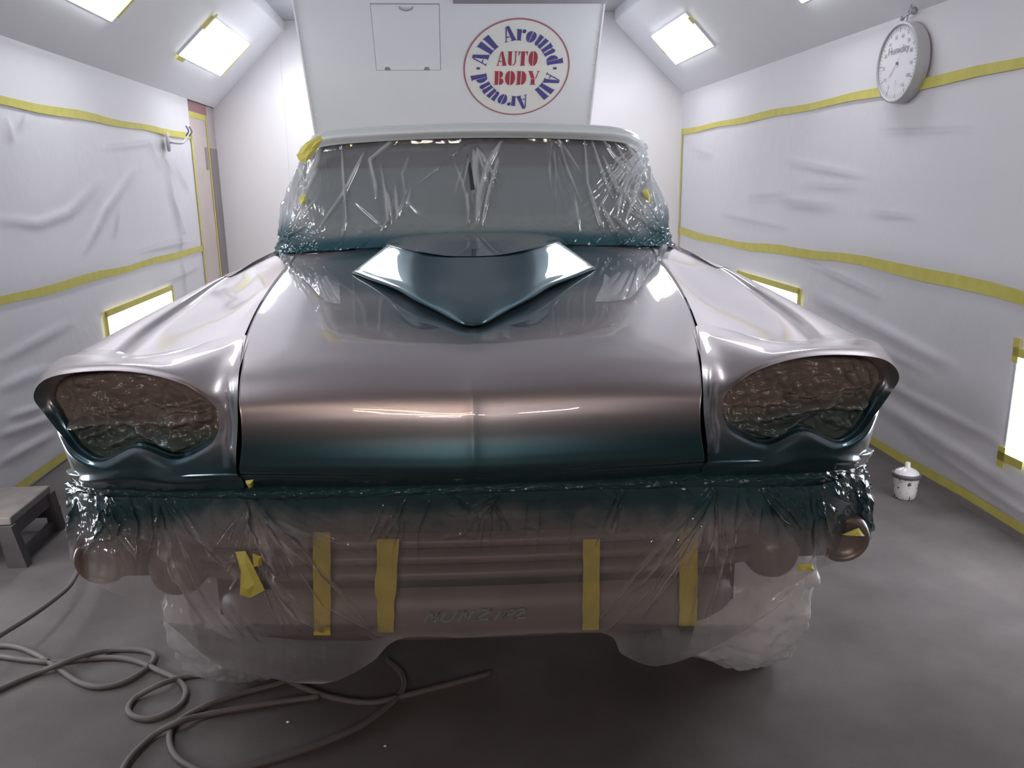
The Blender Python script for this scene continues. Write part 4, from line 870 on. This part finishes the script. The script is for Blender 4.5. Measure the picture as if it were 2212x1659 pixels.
# wheel bags
for s in (-1, 1):
    n, mth = 240, 110; V = []
    cy_, cz = 2.66, .44
    for j in range(mth):
        u = j/(mth-1)                               # from outer face centre, across the tread, to the inner edge
        for i in range(n):
            th = 2*math.pi*i/n
            if u < .45: r = .02+.47*(u/.45)**.8; xx = 1.03-.06*(u/.45)**3
            else: r = .49+.02*math.sin((u-.45)*9); xx = .97-(u-.45)*.60
            y = cy_-r*1.02*math.cos(th); z = cz+r*math.sin(th)*.93
            if z < .012: z = .012+.02*abs(math.sin(th*13))*(.3+.7*u)
            V.append((xx*s, y, z))
    V = np.array(V); q = np.stack([np.arctan2(V[:, 2]-cz, V[:, 1]-cy_)*3, V[:, 0]*6, np.hypot(V[:, 1]-cy_, V[:, 2]-cz)*5], -1)
    H = .016*vnoise(q, 2.2, 70+s)+.014*np.abs(vnoise(q, 4.5, 72+s))+.008*np.abs(vnoise(q, 12, 74+s))
    dr = V-np.array([s*.75, cy_, cz]); dr /= np.linalg.norm(dr, axis=1)[:, None]
    V = V+dr*H[:, None]; V[:, 0] += .07 if s < 0 else 0; V[:, 2] = np.maximum(V[:, 2], .004)
    o = mesh('wheel_cover_bag', V, gridf(n, mth, True), M['bag'], None, True, {'teal': np.zeros(len(V)), 'op': np.clip(.9+.1*vnoise(q, 3, 75), 0, 1) if s > 0 else .05+.25*np.clip(vnoise(q, 3, 75), 0, 1)})
    tag(o, ('bright crumpled white plastic bag over the front wheel on the right' if s > 0 else 'plastic bag over the front wheel on the left, mostly hidden by the drape'), 'plastic bag')

# ================================================================== SMALL THINGS
# round dial gauge on the right wall
gc = R(AR-.012, 4.47, 2.185); gn = -E1
g = empty('dial_gauge', gc, 'round white humidity dial with grey rim hanging high on the right wall', 'gauge')
RG = .205
lathe('rim', [(RG*.98, 0), (RG, .01), (RG, .060), (RG*.985, .068), (RG*.93, .070), (RG*.915, .062)], gc, gn, M['grey'], g, 64)
face = lathe('dial_face', [(RG*.93, .060), (.0001, .060)], gc, gn, M['dial'], g, 64)
gu = zz; gr = np.cross(gn, gu); gr = -gr if (gr@E2) > 0 else gr       # viewer's right = toward the camera
def onface(x, y, o=.0615): return gc+gn*o+gr*x+gu*y
V = []; Fc = []
for i in range(60):
    th = 2*math.pi*i/60; r0, r1 = (.80, .88) if i % 5 else (.76, .88); w_ = .0012 if i % 5 else .0025
    c_, s_ = math.sin(th), math.cos(th); k = len(V)
    for r in (r0, r1):
        for t in (-w_, w_): V.append(onface(RG*r*c_+t*s_, RG*r*s_-t*c_))
    Fc.append((k, k+1, k+3, k+2))
pmesh('scale_ticks', V, Fc, M['ink'], face, False)
def text_mesh(name, body, size, place, material, parent, shear=0):
    cu = bpy.data.curves.new(name, 'FONT'); cu.body = body; cu.size = size; cu.align_x = 'CENTER'; cu.align_y = 'CENTER'; cu.shear = shear
    tmp = bpy.data.objects.new(name, cu); C.objects.link(tmp)
    dg = bpy.context.evaluated_depsgraph_get(); dg.update(); me = bpy.data.meshes.new_from_object(tmp.evaluated_get(dg))
    V = [place(v.co.x, v.co.y) for v in me.vertices]; Fc = [tuple(p.vertices) for p in me.polygons]
    bpy.data.objects.remove(tmp); bpy.data.curves.remove(cu)
    return pmesh(name, V, Fc, material, parent, False)
text_mesh('dial_lettering', 'Humidity', .055, lambda x, y: onface(x, y+RG*.33, .0622), M['ink'], face)
for i in range(12):
    th = math.radians(-150+i*27.3); v_ = i*10
    text_mesh('dial_number', str(v_), .027, lambda x, y: onface(x+RG*.66*math.sin(th), y+RG*.66*math.cos(th), .0622), M['ink'], face)
V = [onface(-.070, -.062, .064), onface(-.066, -.066, .064), onface(.062, .066, .064)]
pmesh('needle', V, [(0, 1, 2)], M['ink'], face, False)
lathe('hub', [(.008, .06), (.008, .068), (.0001, .069)], gc, gn, M['ink'], face, 16)
pmesh('small_needle', [onface(.0, -.085, .064), onface(.004, -.085, .064), onface(-.012, -.13, .064)], [(0, 1, 2)], M['ink'], face, False)
# thumbscrew bracket above it
bk = empty('wall_bracket', gc+zz*(RG+.03), 'small metal wing clamp on the right wall above the round dial', 'bracket')
cb = gc+zz*(RG+.035)
tube('stem', [cb-zz*.04+gn*.03, cb+gn*.03, cb+zz*.05+gn*.02+gr*.01], .006, M['metal'], bk, 8, 4)
tube('cross_bar', [cb-gr*.05+gn*.03-zz*.008, cb+gn*.03, cb+gr*.06+gn*.03+zz*.01], .006, M['metal'], bk, 8, 4)
lathe('wing', [(.0001, -.006), (.020, -.004), (.020, .004), (.0001, .006)], cb+gr*.06+gn*.03+zz*.01, gr, M['metal'], bk, 16)
lathe('wing', [(.0001, -.006), (.013, -.004), (.013, .004), (.0001, .006)], cb-gr*.05+gn*.03-zz*.008, gr+zz*.6, M['metal'], bk, 16)
# disc on a bent arm on the left wall
lc = R(AL+.05, 7.50, 1.965)
la = empty('disc_bracket', lc, 'small grey disc on a bent arm on the left wall below the tape', 'bracket')
lathe('disc', [(.0001, -.012), (.075, -.010), (.080, 0), (.075, .010), (.0001, .012)], lc, E1+.2*E2, M['grey'], la, 32)
tube('arm', [lc+E1*.01, lc+E1*.05+E2*.20, lc+E1*.06+E2*.30+zz*.03, lc+E1*.06+E2*.42+zz*.09], .011, M['grey'], la, 8, 5)
for k in (.34, .44): tube('hook', [lc+E1*.06+E2*k+zz*.07, lc+E1*.08+E2*(k+.02)+zz*.11, lc+E1*.06+E2*(k+.03)+zz*.155], .007, M['collar'], la, 8, 4)
# paint cup
pc = np.array([2.155, 3.86, 0.])
cup = empty('paint_cup', pc, 'paint-spattered white mixing cup with dark collar and spouted lid by the right wall', 'cup')
lathe('cup_body', [(.0001, .002), (.046, .0), (.052, .006), (.055, .04), (.062, .118), (.063, .122)], pc, (0, 0, 1), M['cup'], cup, 48)
lathe('collar', [(.062, .112), (.068, .114), (.069, .132), (.064, .136), (.058, .132)], pc, (0, 0, 1), M['collar'], cup, 48)
lathe('lid', [(.060, .130), (.055, .140), (.040, .152), (.020, .160), (.013, .166), (.012, .188), (.008, .190), (.0001, .188)], pc, (0, 0, 1), M['lid'], cup, 40)
# step stool
st = empty('step_stool', (-2.22, 3.55, 0), 'low dusty grey step stool against the left wall, cut by the picture edge', 'stool')
pA, pB = atZ(22, 1118, .245), atZ(108, 1048, .245)       # near and far corners of the right side of the top
fA, fB = atZ(58, 1222, 0), atZ(134, 1142, 0)
wv = np.array([-.42, -.02, 0])
slab('top', [pA, pB, pB+wv, pA+wv], (0, 0, 1), .035, M['stool_top'], st, .006)
def post(a, b, w1, w2, name):
    V = []
    for p, ww in ((a, w1), (b, w2)):
        for dx, dy in ((-ww, -.022), (ww*.2, -.022), (ww*.2, .022), (-ww, .022)): V.append(p+np.array([dx, dy, 0]))
    pmesh(name, V, [(0, 3, 2, 1), (4, 5, 6, 7)]+[(i, (i+1) % 4, 4+(i+1) % 4, 4+i) for i in range(4)], M['stool'], st, False)
dz = np.array([0, 0, .035])
post(pA-dz, fA, .05, .07, 'leg'); post(pB-dz, fB, .03, .05, 'leg')
post(pA-dz+wv+np.array([.05, 0, 0]), fA+wv, .05, .06, 'leg'); post(pB-dz+wv+np.array([.05, 0, 0]), fB+wv, .05, .05, 'leg')
def rail(a, b, h, t, name):
    n_ = np.cross(b-a, zz); n_ /= np.linalg.norm(n_)
    slab(name, [a, b, b+zz*h, a+zz*h], n_, t, M['stool'], st)
rail(fA+np.array([-.02, 0, .0]), fB+np.array([-.02, 0, .0]), .055, .02, 'side_rail')
rail(pA-zz*.10+np.array([-.01, .02, 0]), pB-zz*.10+np.array([-.01, .02, 0]), .065, .02, 'side_rail')
rail(fA+wv, fB+wv, .05, .02, 'side_rail')
rail(fB+wv+zz*.06, fB+zz*.06, .05, .02, 'end_rail'); rail(pA+wv-zz*.10, pA-zz*.10, .065, .02, 'end_rail')

# hoses
def floor_line(pts, zf=lambda i, n: .011):
    n = len(pts); return [atZ(x, y, zf(i, n)) for i, (x, y) in enumerate(pts)]
def hose(name, pts, r, label, zf=lambda i, n: .011):
    return tag(tube(name, floor_line(pts, zf), r, M['hose'], None, 10, 10), label, 'hose')
hose('air_hose', [(-60, 1405), (0, 1395), (45, 1400), (90, 1420), (130, 1447), (170, 1474), (215, 1484), (270, 1472), (318, 1442), (334, 1420), (322, 1408), (285, 1403), (235, 1405), (180, 1416), (130, 1434), (85, 1452), (40, 1470), (-10, 1492), (-60, 1512)], .0095,
     'grey air hose making a wide flat loop on the floor at the left picture edge', lambda i, n: .011+(.02 if i in (13, 14) else 0))
hose('air_hose', [(-60, 1414), (0, 1418), (60, 1426), (120, 1430), (180, 1424), (250, 1421), (300, 1430), (345, 1450), (380, 1467), (401, 1490), (393, 1518), (362, 1540), (322, 1553), (288, 1547), (277, 1530), (296, 1505), (342, 1480), (395, 1463), (450, 1455), (520, 1452), (600, 1462), (650, 1484), (720, 1508), (800, 1518), (870, 1504), (950, 1484), (1060, 1455)], .0095,
     'grey hose curling into a small oval loop and running on under the truck', lambda i, n: .011+(.02 if i in (16,) else 0)-0)
hose('air_hose', [(690, 1450), (640, 1463), (590, 1480), (520, 1498), (455, 1520), (405, 1545), (375, 1568), (366, 1595), (374, 1625), (400, 1650), (460, 1672), (540, 1655), (620, 1632), (700, 1604), (780, 1568), (840, 1525), (870, 1490), (866, 1455), (835, 1427)], .0095,
     'grey hose forming the large dark loop in front of the bumper')
hose('air_hose', [(255, 1680), (285, 1632), (335, 1586), (385, 1560), (440, 1545), (520, 1530), (600, 1517), (690, 1505)], .0095,
     'grey hose running from the bottom picture edge to under the left drape', lambda i, n: .030 if i in (3,) else .012)
hose('air_hose', [(-60, 1412), (0, 1372), (60, 1335), (110, 1300), (150, 1265), (172, 1225), (190, 1180), (240, 1130)], .010,
     'dark hose lifted off the floor at far left, passing behind the parking lamp', lambda i, n: .14-.015*i)
# specks of debris on the floor
for k, (x, y) in enumerate([(622, 1560), (832, 1612), (1690, 1230)][:2]):
    c = atZ(x, y, .004); r = .006-.001*k
    V = [c+np.array(v)*r for v in ((1, 0, 0), (0, 1.2, 0), (-1.2, 0, 0), (0, -.8, 0), (0, 0, .9), (0, 0, -.6))]
    o = mesh('paint_flake', V, [(0, 1, 4), (1, 2, 4), (2, 3, 4), (3, 0, 4), (1, 0, 5), (2, 1, 5), (3, 2, 5), (0, 3, 5)], M['white'], None, False)
    tag(o, ['tiny white paint flake on the dark floor, nearer the left', 'tiny white paint flake on the dark floor, nearer the bottom centre'][k], 'flake')
